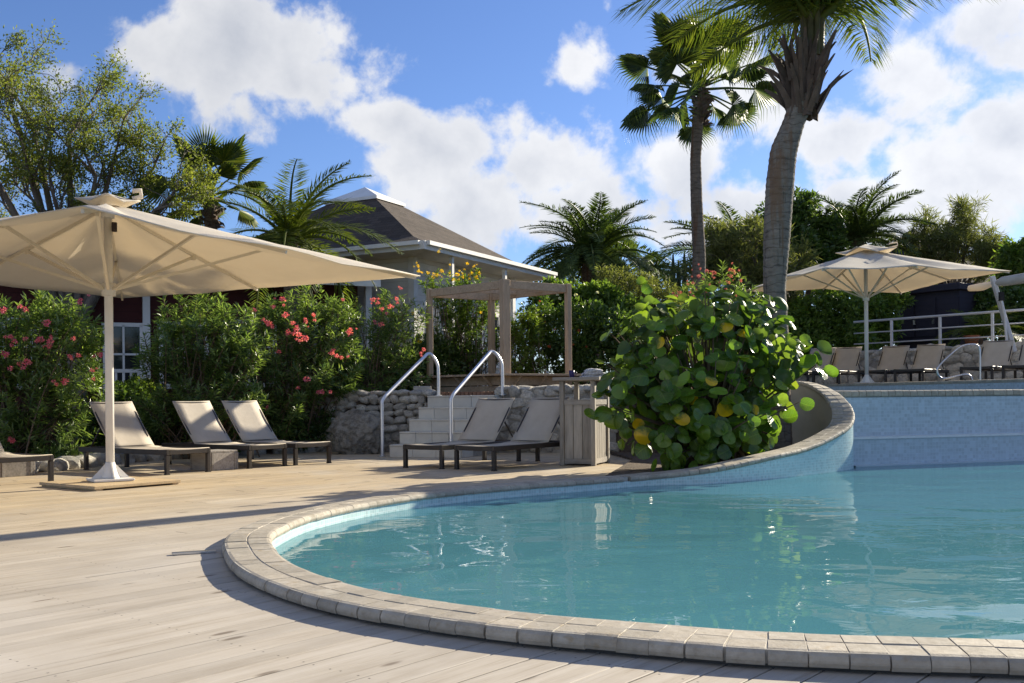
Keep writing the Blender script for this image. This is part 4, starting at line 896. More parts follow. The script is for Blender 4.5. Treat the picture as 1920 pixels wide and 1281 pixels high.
part(pyr([(2.7, 2.7, ph_ - 2.3), (.35, .35, ph_ - .35)]), 'roof', M_DROOF, pv)
q = MB(); A = ring(.42, .42); q.add([(*a, ph_ - .38) for a in A] + [(0, 0, ph_)], [(0, 1, 4), (1, 2, 4), (2, 3, 4), (3, 0, 4), (3, 2, 1, 0)]); part(q, 'roof_cap', M_DROOF, pv)
for sx in (-1, 1):
    for sy in (-1, 1): q = MB(); q.box((sx * 2.2, sy * 2.2, (ph_ - 2.3) / 2), (.2, .2, ph_ - 2.25)); part(q, 'post', M_NAVY, pv)
# ------------------------------------------------------------------ plants
M_BARK = plain('grey_bark', (.17, .145, .12), .95, .35, 7, .9, stretch=(1, 1, .4), dist=.03)
M_STEM = plain('brown_stem', (.16, .115, .075), .9, .3, 8, .5)
M_OLE = leafmat('oleander_leaf', (.08, .14, .045), (.17, .24, .09), .5, .3, .55)
M_TREE = leafmat('feathery_leaf', (.10, .135, .03), (.17, .20, .05), .5, .5, .35)
M_DKLEAF = leafmat('dark_glossy_leaf', (.042, .085, .024), (.09, .145, .038), .42, .35, .5)
M_MID = leafmat('mid_green_leaf', (.065, .125, .028), (.14, .21, .045), .5, .42, .45)
M_LIME = leafmat('lime_leaf', (.10, .165, .025), (.19, .25, .045), .45, .42, .4)
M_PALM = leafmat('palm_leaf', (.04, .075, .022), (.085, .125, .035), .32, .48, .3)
M_PALMY = leafmat('yellow_green_palm_leaf', (.06, .10, .02), (.13, .16, .03), .4, .48, .3)  # brighter, yellower leaf colour than palm_leaf
M_CAS = leafmat('grey_green_needles', (.09, .11, .04), (.16, .18, .075), .45, .55, .3)
M_PINK = leafmat('pink_petal', (.62, .09, .20), (.76, .25, .36), .35, .6, .2)
M_CRIM = leafmat('crimson_petal', (.42, .07, .14), (.56, .22, .28), .35, .6, .2)
M_RED = leafmat('orange_red_petal', (.36, .05, .03), (.46, .10, .05), .35, .6, .2)
M_YEL = leafmat('yellow_petal', (.70, .48, .02), (.80, .60, .04), .4, .6, .2)
M_WPET = leafmat('white_petal', (.70, .70, .66), (.80, .80, .78), .4, .6, .2)

def flower_mesh(name, mat, r=.07, n=34):
    P = unit(rng.normal(size=(n, 3))) * rng.uniform(.25, .75, (n, 1)) * r; V, F = leaf_arrays(P, P + rng.normal(size=(n, 3)) * .02, rng.uniform(.5, .75, n) * r, rng.uniform(.45, .65, n) * r, None, .3, 0, .6)
    return np_mesh(name, V, F, mat)
FL = {k: [flower_mesh('blossom_' + k, m) for _ in range(3)] for k, m in dict(pink=M_PINK, crimson=M_CRIM, red=M_RED, yellow=M_YEL, white=M_WPET).items()}
def put_flowers(t, spots, kind, base, size=1.0, name='flower_cluster'):
    for p in spots:
        s = size * .7 * random.uniform(.65, 1.3); link(name, random.choice(FL[kind]), t, Matrix.Translation(Vector(p) - Vector(base)) @ Matrix.Rotation(random.uniform(0, 6.28), 4, 'Z') @ Matrix.Rotation(random.uniform(-.6, .6), 4, 'X') @ Matrix.Diagonal((s, s, s * .85, 1)))
def lumps(specs, thick=.8):
    """(px, py, radius px, distance) -> centre and radii in metres"""
    return [(D(x, y, Y), r / FPX * Y) for x, y, r, Y in specs]
def bush(name, label, cat, base, specs, mat, nstem, leaf, per=26, flowers=None, fkind=None, fsize=1.0, group=None, whorl=True, stemcol=None, spread=.9, ysq=1.0, fname='flower_cluster', shoot=.34):
    """shrub of arching stems; every shoot carries lance leaves; lumps give the outline"""
    base = Vector(base); t = thing(name, label, cat, tuple(base), 0, group); lp = lumps(specs); Lf, Wf = leaf
    wts = np.array([r ** 2 for _, r in lp]); wts /= wts.sum(); stems = MB(); VS, FS, k0 = [], [], 0; tips = []
    for i in range(nstem):
        c, r = lp[rng.choice(len(lp), p=wts)]; dv = unit(rng.normal(size=(1, 3)))[0]; dv[1] *= ysq; rad = r * rng.uniform(.35, 1.0) ** .5
        tip = np.array(c) + dv * rad; tip[2] = max(tip[2], base.z + .12)
        b0 = np.array([base.x + rng.normal() * .22 + (c.x - base.x) * .55 * rng.uniform(.4, 1), base.y + rng.normal() * .18 + (c.y - base.y) * .5, base.z - .03])
        if i % 3 == 0:
            m_ = (b0 + tip) / 2 + np.array([(b0[0] - tip[0]) * .18, 0, (tip[2] - b0[2]) * .12]); pts = [b0 * (1 - s) ** 2 + 2 * m_ * s * (1 - s) + tip * s * s for s in np.linspace(0, 1, 6)]
            stems.tube([p - np.array(base) for p in pts], [.016 - .011 * q / 5 for q in range(6)], 4, False)
        ax = unit((tip - np.array([base.x, base.y, base.z + .2]))[None])[0] * .55 + dv * .45 + np.array([0, 0, .55]); ax /= np.linalg.norm(ax)
        ln = shoot * rng.uniform(.6, 1.35); n = int(per * rng.uniform(.7, 1.2)); s = np.sort(rng.uniform(0, 1, n))
        P = tip - ax * ln * (1 - s)[:, None]; rad_ = unit(np.cross(np.broadcast_to(ax, (n, 3)), rng.normal(size=(n, 3))))
        d_ = rad_ * spread + ax * (.25 + .75 * s)[:, None]; d_[:, 2] -= .12
        V, F = leaf_arrays(P, d_, Lf * rng.uniform(.65, 1.2, n), Wf * rng.uniform(.8, 1.2, n), np.broadcast_to(ax, (n, 3)) + [0, 0, .4], .22, .08)
        VS.append(V); FS.append(F + k0); k0 += len(V); tips.append((tip, dv))
    V = np.vstack(VS) - np.array(base); F = np.vstack(FS)
    if stems.v: part(stems, 'stems', stemcol or M_STEM, t, True)
    link('foliage', np_mesh('foliage', V, F, mat), t)
    if flowers:
        sp = [D(x, y, Y) for x, y, Y in flowers]; put_flowers(t, sp, fkind, base, fsize, fname); put_flowers(t, [p + Vector((random.gauss(0, .075), random.gauss(0, .05), random.gauss(0, .055))) for p in sp for _ in range(random.choice((0, 1, 1, 2)))], fkind, base, fsize * .6, fname)
    return t, tips
def leafy_mass(name, label, cat, base, specs, mat, n, leaf, trunk=None, ysq=.8, group=None, flowers=None, fkind=None, fsize=1, flat=.3):
    """dense crown: leaves on and inside uneven lumps"""
    base = Vector(base); t = thing(name, label, cat, tuple(base), 0, group); lp = lumps(specs); sub = []
    for c, r in lp:                                       # each lump breaks into small clumps
        for _ in range(max(5, int(26))):
            dv = unit(rng.normal(size=(1, 3)))[0]; dv[1] *= ysq; sub.append((np.array(c) + dv * r * rng.uniform(.55, .95), r * rng.uniform(.16, .38)))
        sub.append((np.array(c), r * .62))
    w_ = np.array([s[1] ** 2 for s in sub]); ch = rng.choice(len(sub), n, p=w_ / w_.sum()); C = np.array([s[0] for s in sub])[ch]; R = np.array([s[1] for s in sub])[ch]
    dv = unit(rng.normal(size=(n, 3))); P = C + dv * (R * rng.uniform(.45, 1.1, n) ** .6)[:, None]; P[:, 2] = np.maximum(P[:, 2], base.z + .03)
    d_ = dv + rng.normal(size=(n, 3)) * .6; d_[:, 2] += flat * .3
    V, F = leaf_arrays(P, d_, leaf[0] * rng.uniform(.6, 1.3, n), leaf[1] * rng.uniform(.7, 1.2, n), dv + [0, 0, .5], .18, .05, .5)
    link('crown', np_mesh('crown', V - np.array(base), F, mat), t)
    tr = MB(); top = np.mean([np.array(c) for c, r in lp], axis=0); b0 = np.zeros(3); rt = trunk or .06
    for c, r in lp:
        e_ = np.array(c) - np.array(base); m_ = e_ * .5; m_[:2] *= .55; tr.tube([b0 - [0, 0, .05], m_, e_], [rt, rt * .65, rt * .25], 6, False)
    part(tr, 'trunk', M_BARK, t, True)
    if flowers: put_flowers(t, [D(x, y, Y) for x, y, Y in flowers], fkind, base, fsize)
    return t

# --- oleanders along the back of the deck
G_OLE = 'pink flowered oleander shrubs'
bush('oleander', 'tall oleander with pink flowers behind the lone lounger, next to the umbrella pole', 'shrub', (-7.35, 14.6, 0), [(30, 640, 78, 14.6), (105, 640, 85, 14.6), (150, 720, 60, 14.4), (60, 740, 75, 14.4), (-60, 680, 110, 14.8), (120, 800, 62, 14.2), (30, 820, 60, 14.2), (100, 590, 50, 14.8), (160, 620, 48, 14.8), (20, 590, 50, 14.8)], M_OLE, 470, (.155, .028), 26,
     [(37, 575, 14.2), (48, 580, 14.2), (6, 580, 14.2), (88, 606, 14.1), (20, 632, 14.1), (28, 640, 14.1), (10, 664, 14.1), (48, 635, 14.1), (76, 637, 14.1), (92, 650, 14.1), (138, 634, 14.1), (147, 667, 14.1), (130, 668, 14.1), (188, 665, 14.1), (173, 695, 14.1), (122, 715, 13.9), (50, 680, 14.1), (20, 690, 14.1), (150, 568, 14.2), (22, 825, 13.9), (95, 640, 14.0)], 'pink', 1.0, G_OLE)
bush('oleander', 'dense green oleander without flowers between the balustrade window and the pink flowered ones', 'shrub', (-5.35, 16.6, 0), [(330, 640, 58, 16.4), (390, 630, 66, 16.5), (440, 680, 60, 16.4), (330, 720, 60, 16.3), (400, 740, 62, 16.2), (470, 760, 52, 16.2), (300, 770, 52, 16.0), (380, 800, 45, 16.0), (330, 595, 42, 16.8), (385, 585, 46, 16.8), (440, 605, 46, 16.8), (470, 650, 46, 16.6), (290, 660, 40, 16.4)], M_OLE, 500, (.15, .026), 26, group=G_OLE)
bush('oleander', 'spreading oleander with pink flower clusters beside the low rubble wall', 'shrub', (-4.2, 18.3, 0), [(520, 630, 62, 17.6), (580, 620, 58, 17.8), (630, 650, 50, 17.8), (520, 700, 60, 17.4), (590, 700, 48, 17.4), (490, 760, 45, 17.2), (545, 770, 45, 17.1), (560, 570, 40, 17.9), (640, 590, 40, 18.2), (500, 590, 42, 17.8), (600, 580, 42, 18.2), (650, 700, 40, 17.8)], M_OLE, 470, (.15, .026), 26,
     [(502, 605, 17.1), (510, 612, 17), (541, 622, 17), (550, 625, 17), (560, 628, 17), (572, 635, 17), (556, 615, 17), (574, 603, 17.2), (523, 660, 16.9), (476, 582, 17.2), (512, 575, 17.3), (530, 561, 17.4), (657, 618, 17.4), (622, 662, 17.2), (632, 668, 17.2), (640, 670, 17.2), (643, 562, 17.8), (575, 711, 16.9), (559, 728, 16.9), (604, 735, 16.9), (500, 767, 16.8), (535, 590, 17.1), (548, 606, 17.0), (655, 625, 17.4), (588, 590, 17.2)], 'pink', 1.0, G_OLE)
bush('oleander', 'loose open oleander with dark pink flowers by the white house wall', 'shrub', (-2.7, 19.3, .98), [(700, 620, 52, 19), (740, 640, 52, 19), (770, 600, 44, 19.2), (715, 690, 52, 18.8), (770, 690, 46, 18.8), (735, 570, 38, 19.3)], M_OLE, 200, (.15, .026), 22,
     [(702, 602, 18.5), (713, 608, 18.5), (716, 580, 18.6), (730, 575, 18.6), (744, 560, 18.6), (708, 568, 18.6), (745, 568, 18.5), (700, 562, 18.6), (795, 655, 18.6), (790, 662, 18.6), (752, 541, 18.8), (725, 588, 18.6)], 'pink', .9, G_OLE)
bush('oleander', 'oleander crowded with crimson flowers behind the round leaved shrub', 'shrub', (3.35, 17.6, .98), [(1330, 545, 48, 17.6), (1360, 530, 42, 17.6), (1290, 560, 38, 17.4), (1310, 610, 70, 17.4), (1380, 600, 70, 17.6), (1240, 610, 50, 17.2), (1420, 620, 60, 17.6), (1340, 690, 90, 17.4)], M_OLE, 300, (.14, .024), 22,
     [(1285 + 110 * random.random(), 500 + 55 * random.random(), 17.1) for _ in range(28)] + [(1190, 575, 16.9), (1197, 590, 16.9), (1205, 570, 16.9), (1185, 605, 16.9), (1268, 555, 16.9), (1275, 548, 16.9), (1262, 550, 16.9)], 'crimson', .6, G_OLE)
leafy_mass('dark_hedge', 'low dark clipped hedge behind the deck loungers', 'hedge', (-5.6, 17.0, 0), [(240, 770, 50, 16.6), (300, 810, 45, 16.4), (220, 820, 45, 16.2), (420, 810, 45, 16.8), (540, 810, 45, 17.6), (480, 800, 40, 17.4), (180, 800, 40, 15.8), (600, 800, 40, 18.0)], M_DKLEAF, 15000, (.085, .045), .03)
leafy_mass('lime_shrub', 'small lime green shrub under the balustrade of the red house', 'shrub', (-6.6, 18.2, 0), [(235, 738, 22, 17.6), (262, 730, 24, 17.6), (290, 740, 22, 17.4)], M_LIME, 3000, (.07, .035), .02)
leafy_mass('yellow_tuft', 'yellowish tuft of ground cover at the foot of the dark boulder', 'plant', (W(705, 850).x, W(705, 850).y + .15, 0), [(703, 835, 16, W(705, 850).y + .15), (698, 822, 10, W(705, 850).y + .2)], M_LIME, 700, (.045, .02), .01)
bush('small_shrub', 'young bright green shrub rising over the low rubble wall', 'shrub', (-3.2, 18.5, .95), [(660, 728, 18, 18.2), (690, 732, 14, 18.2), (640, 735, 14, 18.2)], M_MID, 26, (.16, .03), 18)
leafy_mass('terrace_hedge', 'dark shaded hedge on the terrace between the red house and the pergola', 'hedge', (-2.2, 20.6, .98), [(650, 690, 45, 19.8), (700, 700, 45, 20), (760, 700, 48, 20), (800, 660, 40, 20.3), (830, 690, 40, 20.4), (620, 720, 40, 19.4)], M_DKLEAF, 14000, (.09, .045), .04)

# --- shrubs round the pergola
bush('yellow_trumpet_bush', 'tall green bush topped with yellow trumpet flowers behind the pergola', 'shrub', (-1.1, 20.9, .98), [(830, 560, 34, 20.8), (860, 570, 42, 20.8), (890, 580, 44, 20.9), (850, 630, 52, 20.7), (900, 640, 52, 20.7), (870, 540, 30, 20.9), (910, 560, 34, 21), (820, 525, 24, 20.6), (850, 525, 24, 20.6), (885, 520, 24, 20.6), (800, 525, 18, 20.6), (870, 685, 48, 20.6), (940, 640, 34, 20.8)], M_MID, 330, (.11, .032), 26,
     [(785, 508, 20.6), (802, 512, 20.6), (818, 515, 20.5), (828, 508, 20.5), (843, 512, 20.4), (857, 515, 20.4), (861, 508, 20.4), (868, 519, 20.4), (884, 512, 20.5), (888, 500, 20.6), (894, 520, 20.5), (899, 512, 20.5), (822, 472, 20.8), (876, 494, 20.7), (785, 500, 20.7), (783, 498, 20.7), (775, 588, 19.9), (782, 600, 19.9), (786, 640, 19.8), (902, 586, 20.2), (850, 525, 20.4), (880, 523, 20.4), (812, 520, 20.5)], 'yellow', .72, shoot=.4)
bush('lime_bush', 'bright lime green bush in the sun right beside the thick pergola post', 'shrub', (.35, 20.1, .98), [(985, 620, 36, 19.9), (975, 665, 40, 19.8), (1000, 680, 30, 19.8), (1000, 600, 26, 20), (960, 605, 28, 20)], M_LIME, 210, (.11, .03), 24)
leafy_mass('red_flowered_shrub', 'dark shrub dotted with orange red flowers beside the pergola', 'shrub', (1.3, 21.2, .98), [(1040, 620, 48, 20.8), (1090, 610, 52, 20.8), (1060, 670, 52, 20.6), (1120, 660, 50, 20.6), (1010, 580, 32, 21.2), (1150, 610, 52, 20.8), (1180, 670, 50, 20.6)], M_DKLEAF, 17000, (.10, .05), .05,
     flowers=[(1016, 600, 20.2), (1022, 604, 20.2), (1010, 597, 20.2), (1068, 636, 20.0), (1075, 646, 20.0), (1040, 618, 20.1), (1085, 620, 20.1), (1012, 565, 20.6), (1100, 650, 20.0), (1030, 650, 20.0)], fkind='red', fsize=.6)
leafy_mass('white_flowered_shrub', 'leafy shrub with small white flowers at the foot of the broad date palm', 'shrub', (1.7, 23.5, .98), [(1060, 560, 30, 23.3), (1100, 570, 36, 23.3), (1140, 560, 34, 23.4), (1035, 545, 24, 23.6), (1080, 590, 30, 23.2), (1170, 580, 30, 23.2)], M_MID, 9000, (.13, .06), .05,
     flowers=[(1002, 551, 22.9), (1010, 555, 22.9), (1030, 548, 22.8), (1045, 553, 22.8), (1050, 560, 22.8), (1080, 553, 22.7), (1085, 590, 22.6), (1095, 600, 22.6), (1120, 548, 22.7), (1128, 575, 22.6)], fkind='white', fsize=.7)
leafy_mass('grey_shrub', 'loose grey green shrub between the date palm and the crimson oleander', 'shrub', (3.4, 24.4, .98), [(1200, 545, 34, 24), (1170, 530, 26, 24.4), (1230, 570, 40, 23.8), (1265, 590, 36, 23.8), (1195, 600, 40, 23.6), (1140, 520, 22, 25)], M_CAS, 9000, (.12, .03), .04)

# --- the feathery tree at the left
def feathery_tree(name, label, base, limbs, n_leaf, mat, leafsz, r0=.16, twig=5):
    base = Vector(base); t = thing(name, label, 'tree', tuple(base)); wood = MB(); LP, LD = [], []
    B = np.array(base)
    def grow(p, d_, ln, r, dep):
        n = 5; pts = [p]; q = p.copy(); dd = d_.copy()
        for i in range(n):
            dd = dd + rng.normal(size=3) * .16 + np.array([0, 0, .05 if dep < 2 else -.02]); dd /= np.linalg.norm(dd); q = q + dd * ln / n; pts.append(q.copy())
        wood.tube([x - B for x in pts], [r * (1 - .6 * i / n) for i in range(n + 1)], 6 if dep < 2 else 3, False)
        if dep >= 3:
            for x in pts[1:]: LP.append(x); LD.append(dd)
            return
        k = (4, 5, twig)[min(dep, 2)]
        for j in range(k):
            s = rng.integers(2, n + 1) if j else n; ang = unit(rng.normal(size=(1, 3)))[0]; nd = dd * .75 + ang * .75; nd[2] += .1; nd /= np.linalg.norm(nd)
            grow(pts[s], nd, ln * rng.uniform(.45, .75), r * .5, dep + 1)
    trunk_top = B + np.array([0, 0, limbs[0][2]]); tp = [B - [0, 0, .1], B + [.1, .05, limbs[0][2] * .5], trunk_top]; wood.tube([x - B for x in tp], [r0, r0 * .85, r0 * .7], 8)
    for (x, y, _, Y, ln_) in limbs:
        e_ = np.array(D(x, y, Y)); v = e_ - trunk_top; L_ = np.linalg.norm(v); v /= L_; m_ = [trunk_top + v * L_ * s + np.array([0, 0, .25 * math.sin(math.pi * s)]) for s in np.linspace(0, 1, 5)]
        wood.tube([q - B for q in m_], [r0 * .5 * (1 - .65 * s) for s in np.linspace(0, 1, 5)], 6, False)
        for s in (2, 3, 4, 4): 
            nd = v + unit(rng.normal(size=(1, 3)))[0] * .7; grow(m_[s], nd / np.linalg.norm(nd), ln_ * rng.uniform(.7, 1.1), r0 * .16, 1)
    part(wood, 'trunk', M_BARK, t, True)
    LP, LD = np.array(LP), np.array(LD); ch = rng.integers(0, len(LP), n_leaf); P = LP[ch] + rng.normal(size=(n_leaf, 3)) * .07
    V, F = leaf_arrays(P, LD[ch] + rng.normal(size=(n_leaf, 3)) * .9, leafsz[0] * rng.uniform(.6, 1.3, n_leaf), leafsz[1] * rng.uniform(.7, 1.3, n_leaf), None, .15)
    link('crown', np_mesh('crown', V - B, F, mat), t)
feathery_tree('feathery_tree', 'large airy tree with fine leaves and dark branches behind the deck umbrella', (-8.6, 19.5, 0), [(60, 230, 2.2, 19.2, 1.25), (-60, 250, 2.2, 19.0, 1.2), (130, 250, 2.2, 19.4, 1.15), (215, 300, 2.2, 19.6, .95), (270, 340, 2.2, 19.6, .8), (180, 330, 2.2, 19, 1.1), (60, 350, 2.2, 18.8, 1.2), (-80, 380, 2.2, 19, 1.2), (320, 375, 2.2, 19.8, .65), (290, 395, 2.2, 19.2, .75), (10, 160, 2.2, 19.4, 1.05), (110, 400, 2.2, 18.8, 1.0)], 48000, M_TREE, (.066, .029), .2)

# --- palms
def pinnate_mesh(name, mat, L, nl, ll, lw, arch, droop, vee=.35, start=.12, fwd=.75):
    """feather frond along +x, arching down"""
    ts = np.linspace(0, 1, 14); X = L * (ts - .16 * arch * ts ** 3); Z = -arch * L * .52 * ts ** 2.2
    mb = MB(); mb.tube([(x, 0, z) for x, z in zip(X, Z)], [.022 * L ** .3 * (1 - .9 * s) + .003 for s in ts], 4, False); V = [np.array(mb.v)]; F = [np.array([(f[0], f[1], f[2]) for f in mb.f] + [(f[0], f[2], f[3]) for f in mb.f if len(f) == 4])]; k = len(mb.v)
    s = np.linspace(start, 1, nl); px = np.interp(s, ts, X); pz = np.interp(s, ts, Z); tx = np.gradient(px); tz = np.gradient(pz); nrm = np.hypot(tx, tz); tx /= nrm; tz /= nrm
    for side in (-1, 1):
        n = nl; P = np.stack([px, np.zeros(n), pz], 1) + rng.normal(size=(n, 3)) * .004; prof = np.sin(np.pi * (.12 + .86 * s)) ** .6
        fw = fwd * (.55 + .75 * s); d_ = np.stack([tx * fw, np.full(n, side * 1.0), tz * fw + vee], 1) + rng.normal(size=(n, 3)) * .12; d_ = unit(d_); ln = ll * prof * rng.uniform(.85, 1.12, n)
        up = np.stack([-tz, np.zeros(n), tx], 1); w_ = lw; sd = unit(np.cross(d_, up)); m_ = P + d_ * ln[:, None] * .5; tip = P + d_ * ln[:, None]; tip[:, 2] -= droop * ln * rng.uniform(.7, 1.3, n); m_[:, 2] -= droop * ln * .18
        VV = np.stack([P, m_ - sd * w_ / 2, m_ + sd * w_ / 2, tip], 1).reshape(-1, 3); i = np.arange(n)[:, None] * 4 + k; FF = np.concatenate([i + [0, 1, 2], i + [1, 3, 2]], 1).reshape(-1, 3); V.append(VV); F.append(FF); k += len(VV)
    return np_mesh(name, np.vstack(V), np.vstack(F), mat)
def fan_mesh(name, mat, Lp, Lf, n=34, span=2.1, droop=.35):
    """fan leaf: stalk along +x then pleated segments with split hanging tips"""
    mb = MB(); mb.tube([(0, 0, 0), (Lp * .5, 0, .03 * Lp), (Lp, 0, 0)], [.022, .016, .012], 4, False); V = [np.array(mb.v)]; F = [np.array([(f[0], f[1], f[2]) for f in mb.f] + [(f[0], f[2], f[3]) for f in mb.f if len(f) == 4])]; k = len(mb.v)
    for i in range(n):
        a = span * (2 * (i + .5) / n - 1); w_ = span / n * .78; ln = Lf * (1 - .22 * abs(a) / span) * rng.uniform(.92, 1.06); o = np.array([Lp, 0, 0]); r = lambda rr, aa, z: o + np.array([math.cos(aa) * rr, math.sin(aa) * rr, z])
        curve = .12 * abs(a) / span; z1 = -.05 * ln - curve * ln; tipd = droop * rng.uniform(.7, 1.3)
        vs = [o, r(ln * .55, a - w_, z1 - .02), r(ln * .57, a, z1 + .035), r(ln * .55, a + w_, z1 - .02), r(ln * .82, a - w_ * .25, z1 - .1 * tipd * ln - .01), r(ln * .82, a + w_ * .25, z1 - .1 * tipd * ln - .01), r(ln * (1 - .12 * tipd), a + rng.normal() * .03, z1 - .45 * tipd * ln)]
        V.append(np.array(vs)); F.append(np.array([(0, 1, 2), (0, 2, 3), (1, 4, 2), (2, 5, 3), (2, 4, 5), (4, 6, 5)]) + k); k += 7
    return np_mesh(name, np.vstack(V), np.vstack(F), mat)
def frond_M(p, az, el, roll=0, s=1.0):
    return Matrix.Translation(p) @ Matrix.Rotation(az, 4, 'Z') @ Matrix.Rotation(-el, 4, 'Y') @ Matrix.Rotation(roll, 4, 'X') @ Matrix.Scale(s, 4)
def palm_trunk(t, pts, radii, mat, rings=0, n=14):
    C = resample([(*p, r) for p, r in zip(pts, radii)], n=max(24, rings)); mb = MB()
    # resample spaces by plan distance, so space upright trunks by height instead
    P = np.array([(*p, r) for p, r in zip(pts, radii)], float); q = np.linspace(0, 1, max(24, rings * 2)); s = np.r_[0, np.cumsum(np.linalg.norm(np.diff(P[:, :3], axis=0), axis=1))]; s /= s[-1]
    C = np.stack([np.interp(q, s, P[:, k]) for k in range(4)], 1)
    for _ in range(3): C[1:-1] = (C[:-2] + 2 * C[1:-1] + C[2:]) / 4
    mb.tube([Vector(c[:3]) for c in C], [c[3] * (1 + (.022 if i % 2 else -.012) + rng.normal() * .006) for i, c in enumerate(C)], n); return part(mb, 'trunk', mat, t, True)
def ringed(name, c, rs):
    m, nt, o = new_mat(name); b = NB(nt); v = b.obj(); w = b.n('ShaderNodeTexWave', wave_type='BANDS', bands_direction='Z', wave_profile='SAW'); b.put(w.inputs['Vector'], v)
    w.inputs['Scale'].default_value = rs; w.inputs['Distortion'].default_value = 5; w.inputs['Detail'].default_value = 4; w.inputs['Detail Scale'].default_value = 1.2
    f = b.noise(b.mapping(v, (1, 1, 2.4)), 7, 7, .65); col = b.ramp(f, [(.28, sc3(c, .35)), (.45, sc3(c, .85)), (.6, c), (.75, sc3(c, 1.3))])
    col = b.mix(b.rng(w.outputs['Fac'], .0, .16, .75, 0), col, sc3(c, .28))                     # leaf scars
    col = b.mix(b.rng(b.noise(b.mapping(v, (7, 7, .5)), 1, 4, .6), .52, .62, 0, .7), col, (c[0] * .75, c[1] * .5, c[2] * .34))   # long brown weather streaks
    col = b.mix(b.rng(b.noise(b.mapping(v, (24, 24, 1.2)), 1, 3), .64, .68, 0, .6), col, sc3(c, .2))   # splits
    b.bsdf(col, .92, 0, .2, b.bump(b.math('ADD', b.math('MULTIPLY', w.outputs['Fac'], .8), f), 1.0, .03), o); return m
M_TRUNKG = ringed('ringed_palm_trunk', (.25, .225, .195), 2.6)
M_TRUNKB = ringed('brown_palm_trunk', (.20, .165, .135), 3.4)
M_BOOT = plain('dead_leaf_base', (.115, .085, .065), .9, .35, 7, .7)
def boots(t, c, r, z0, z1, n, ln, mat=M_BOOT, name='leaf_base', up=.9, wide=.07):
    mb = MB(); pts = [(-.5, 0, -.03), (0, 0, .0)]
    b = MB(); w_ = wide; b.add([(0, -w_, 0), (0, w_, 0), (ln * .6, w_ * .6, .05), (ln * .6, -w_ * .6, .05), (ln, w_ * .25, .02), (ln, -w_ * .25, .02), (0, 0, -.05), (ln * .6, 0, .01)], [(0, 1, 2, 3), (3, 2, 4, 5), (0, 3, 7, 6), (1, 6, 7, 2), (7, 3, 5), (7, 4, 2), (7, 5, 4)]); me = mesh_of(b, name, mat)
    for i in range(n):
        az = i * 2.4 + random.gauss(0, .2); z = z0 + (z1 - z0) * (i + .5) / n; link(name, me, t, Matrix.Translation(Vector(c) + Vector((math.cos(az) * r * .8, math.sin(az) * r * .8, z))) @ Matrix.Rotation(az, 4, 'Z') @ Matrix.Rotation(-up + random.gauss(0, .32), 4, 'Y') @ Matrix.Rotation(random.gauss(0, .6), 4, 'X') @ Matrix.Scale(random.uniform(.7, 1.25), 4))
DATE = [pinnate_mesh('date_frond', M_PALM, 1.0, 84, .19, .015, a, .14, .35) for a in (1.0, 1.5, 1.9)]
DATEY = [pinnate_mesh('date_frond_yellow_green', M_PALMY, 1.0, 60, .2, .014, a, .18, .3) for a in (.8, 1.25, 1.7)]
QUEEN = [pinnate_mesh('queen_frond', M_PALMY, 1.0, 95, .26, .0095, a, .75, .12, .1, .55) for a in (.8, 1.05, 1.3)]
FAN = [fan_mesh('fan_leaf', M_PALM, .74, .52, 32, 1.9, q) for q in (.5, .9, 1.3)]
FANY = [fan_mesh('fan_leaf_yellow_green', M_PALMY, .62, .56, 32, 1.9, q) for q in (.25, .5, .8)]
def feather_palm(name, label, base, crown, n, L, meshes, trunk_r, wind=0, tmat=M_TRUNKB, el=(-.35, 1.4), boot=True):
    base = Vector(base); t = thing(name, label, 'palm tree', tuple(base)); c = Vector(crown) - base
    palm_trunk(t, [(0, 0, -.1), tuple(c * .5 + Vector((.03, 0, 0))), tuple(c * .93), tuple(c)], [trunk_r * 1.15, trunk_r, trunk_r * 1.1, trunk_r * .7], tmat, 26)
    for i in range(n):
        f = (i + .5) / n; e = el[1] + (el[0] - el[1]) * f ** .85 + random.gauss(0, .1); az = i * 2.39996 + random.gauss(0, .15)
        link('frond', meshes[min(2, int(f * 3))] if random.random() < .8 else random.choice(meshes), t, frond_M(c + Vector((math.cos(az), math.sin(az), 0)) * trunk_r * .4, az + wind * math.sin(az), e, random.gauss(0, .3), L * random.uniform(.82, 1.1)))
    if boot: boots(t, (c.x, c.y, 0), trunk_r, c.z - .55, c.z - .02, 22, .22)
def fan_palm(name, label, base, crown, n, L, meshes, trunk_r, el=(-.9, 1.35), tr=None, skirt=True, tmat=M_TRUNKB):
    base = Vector(base); t = thing(name, label, 'palm tree', tuple(base)); c = Vector(crown) - base
    palm_trunk(t, tr or [(0, 0, -.1), tuple(c * .5), tuple(c * .9), tuple(c)], [trunk_r * 1.25, trunk_r, trunk_r * .85, trunk_r * .8][:len(tr or [0] * 4)], tmat, 30, 12)
    for i in range(n):
        f = (i + .5) / n; e = el[1] + (el[0] - el[1]) * f + random.gauss(0, .12); az = i * 2.39996 + random.gauss(0, .2)
        link('frond', meshes[min(2, int(f * 3))], t, frond_M(c + Vector((0, 0, .12 * (1 - f))), az, e, random.gauss(0, .5), L * random.uniform(.85, 1.12)))
    if skirt: boots(t, (c.x, c.y, 0), trunk_r, c.z - .62, c.z + .05, 34, .2, up=-1.0 + 1.6 * .5)
    return t
gz = lambda p, z: (p.x, p.y, z)
c = D(395, 372, 21.2); fan_palm('fan_palm', 'short fan palm with upright pleated leaves between the airy tree and the shingle roof', gz(c, 0), tuple(c), 18, 1.3, FANY, .16, (-.35, 1.45))
c = D(545, 452, 20.2); feather_palm('date_palm', 'slender date palm standing in front of the shingle roof of the white house', gz(c, 0), tuple(c), 30, 1.95, DATEY, .15, el=(-.05, 1.5))
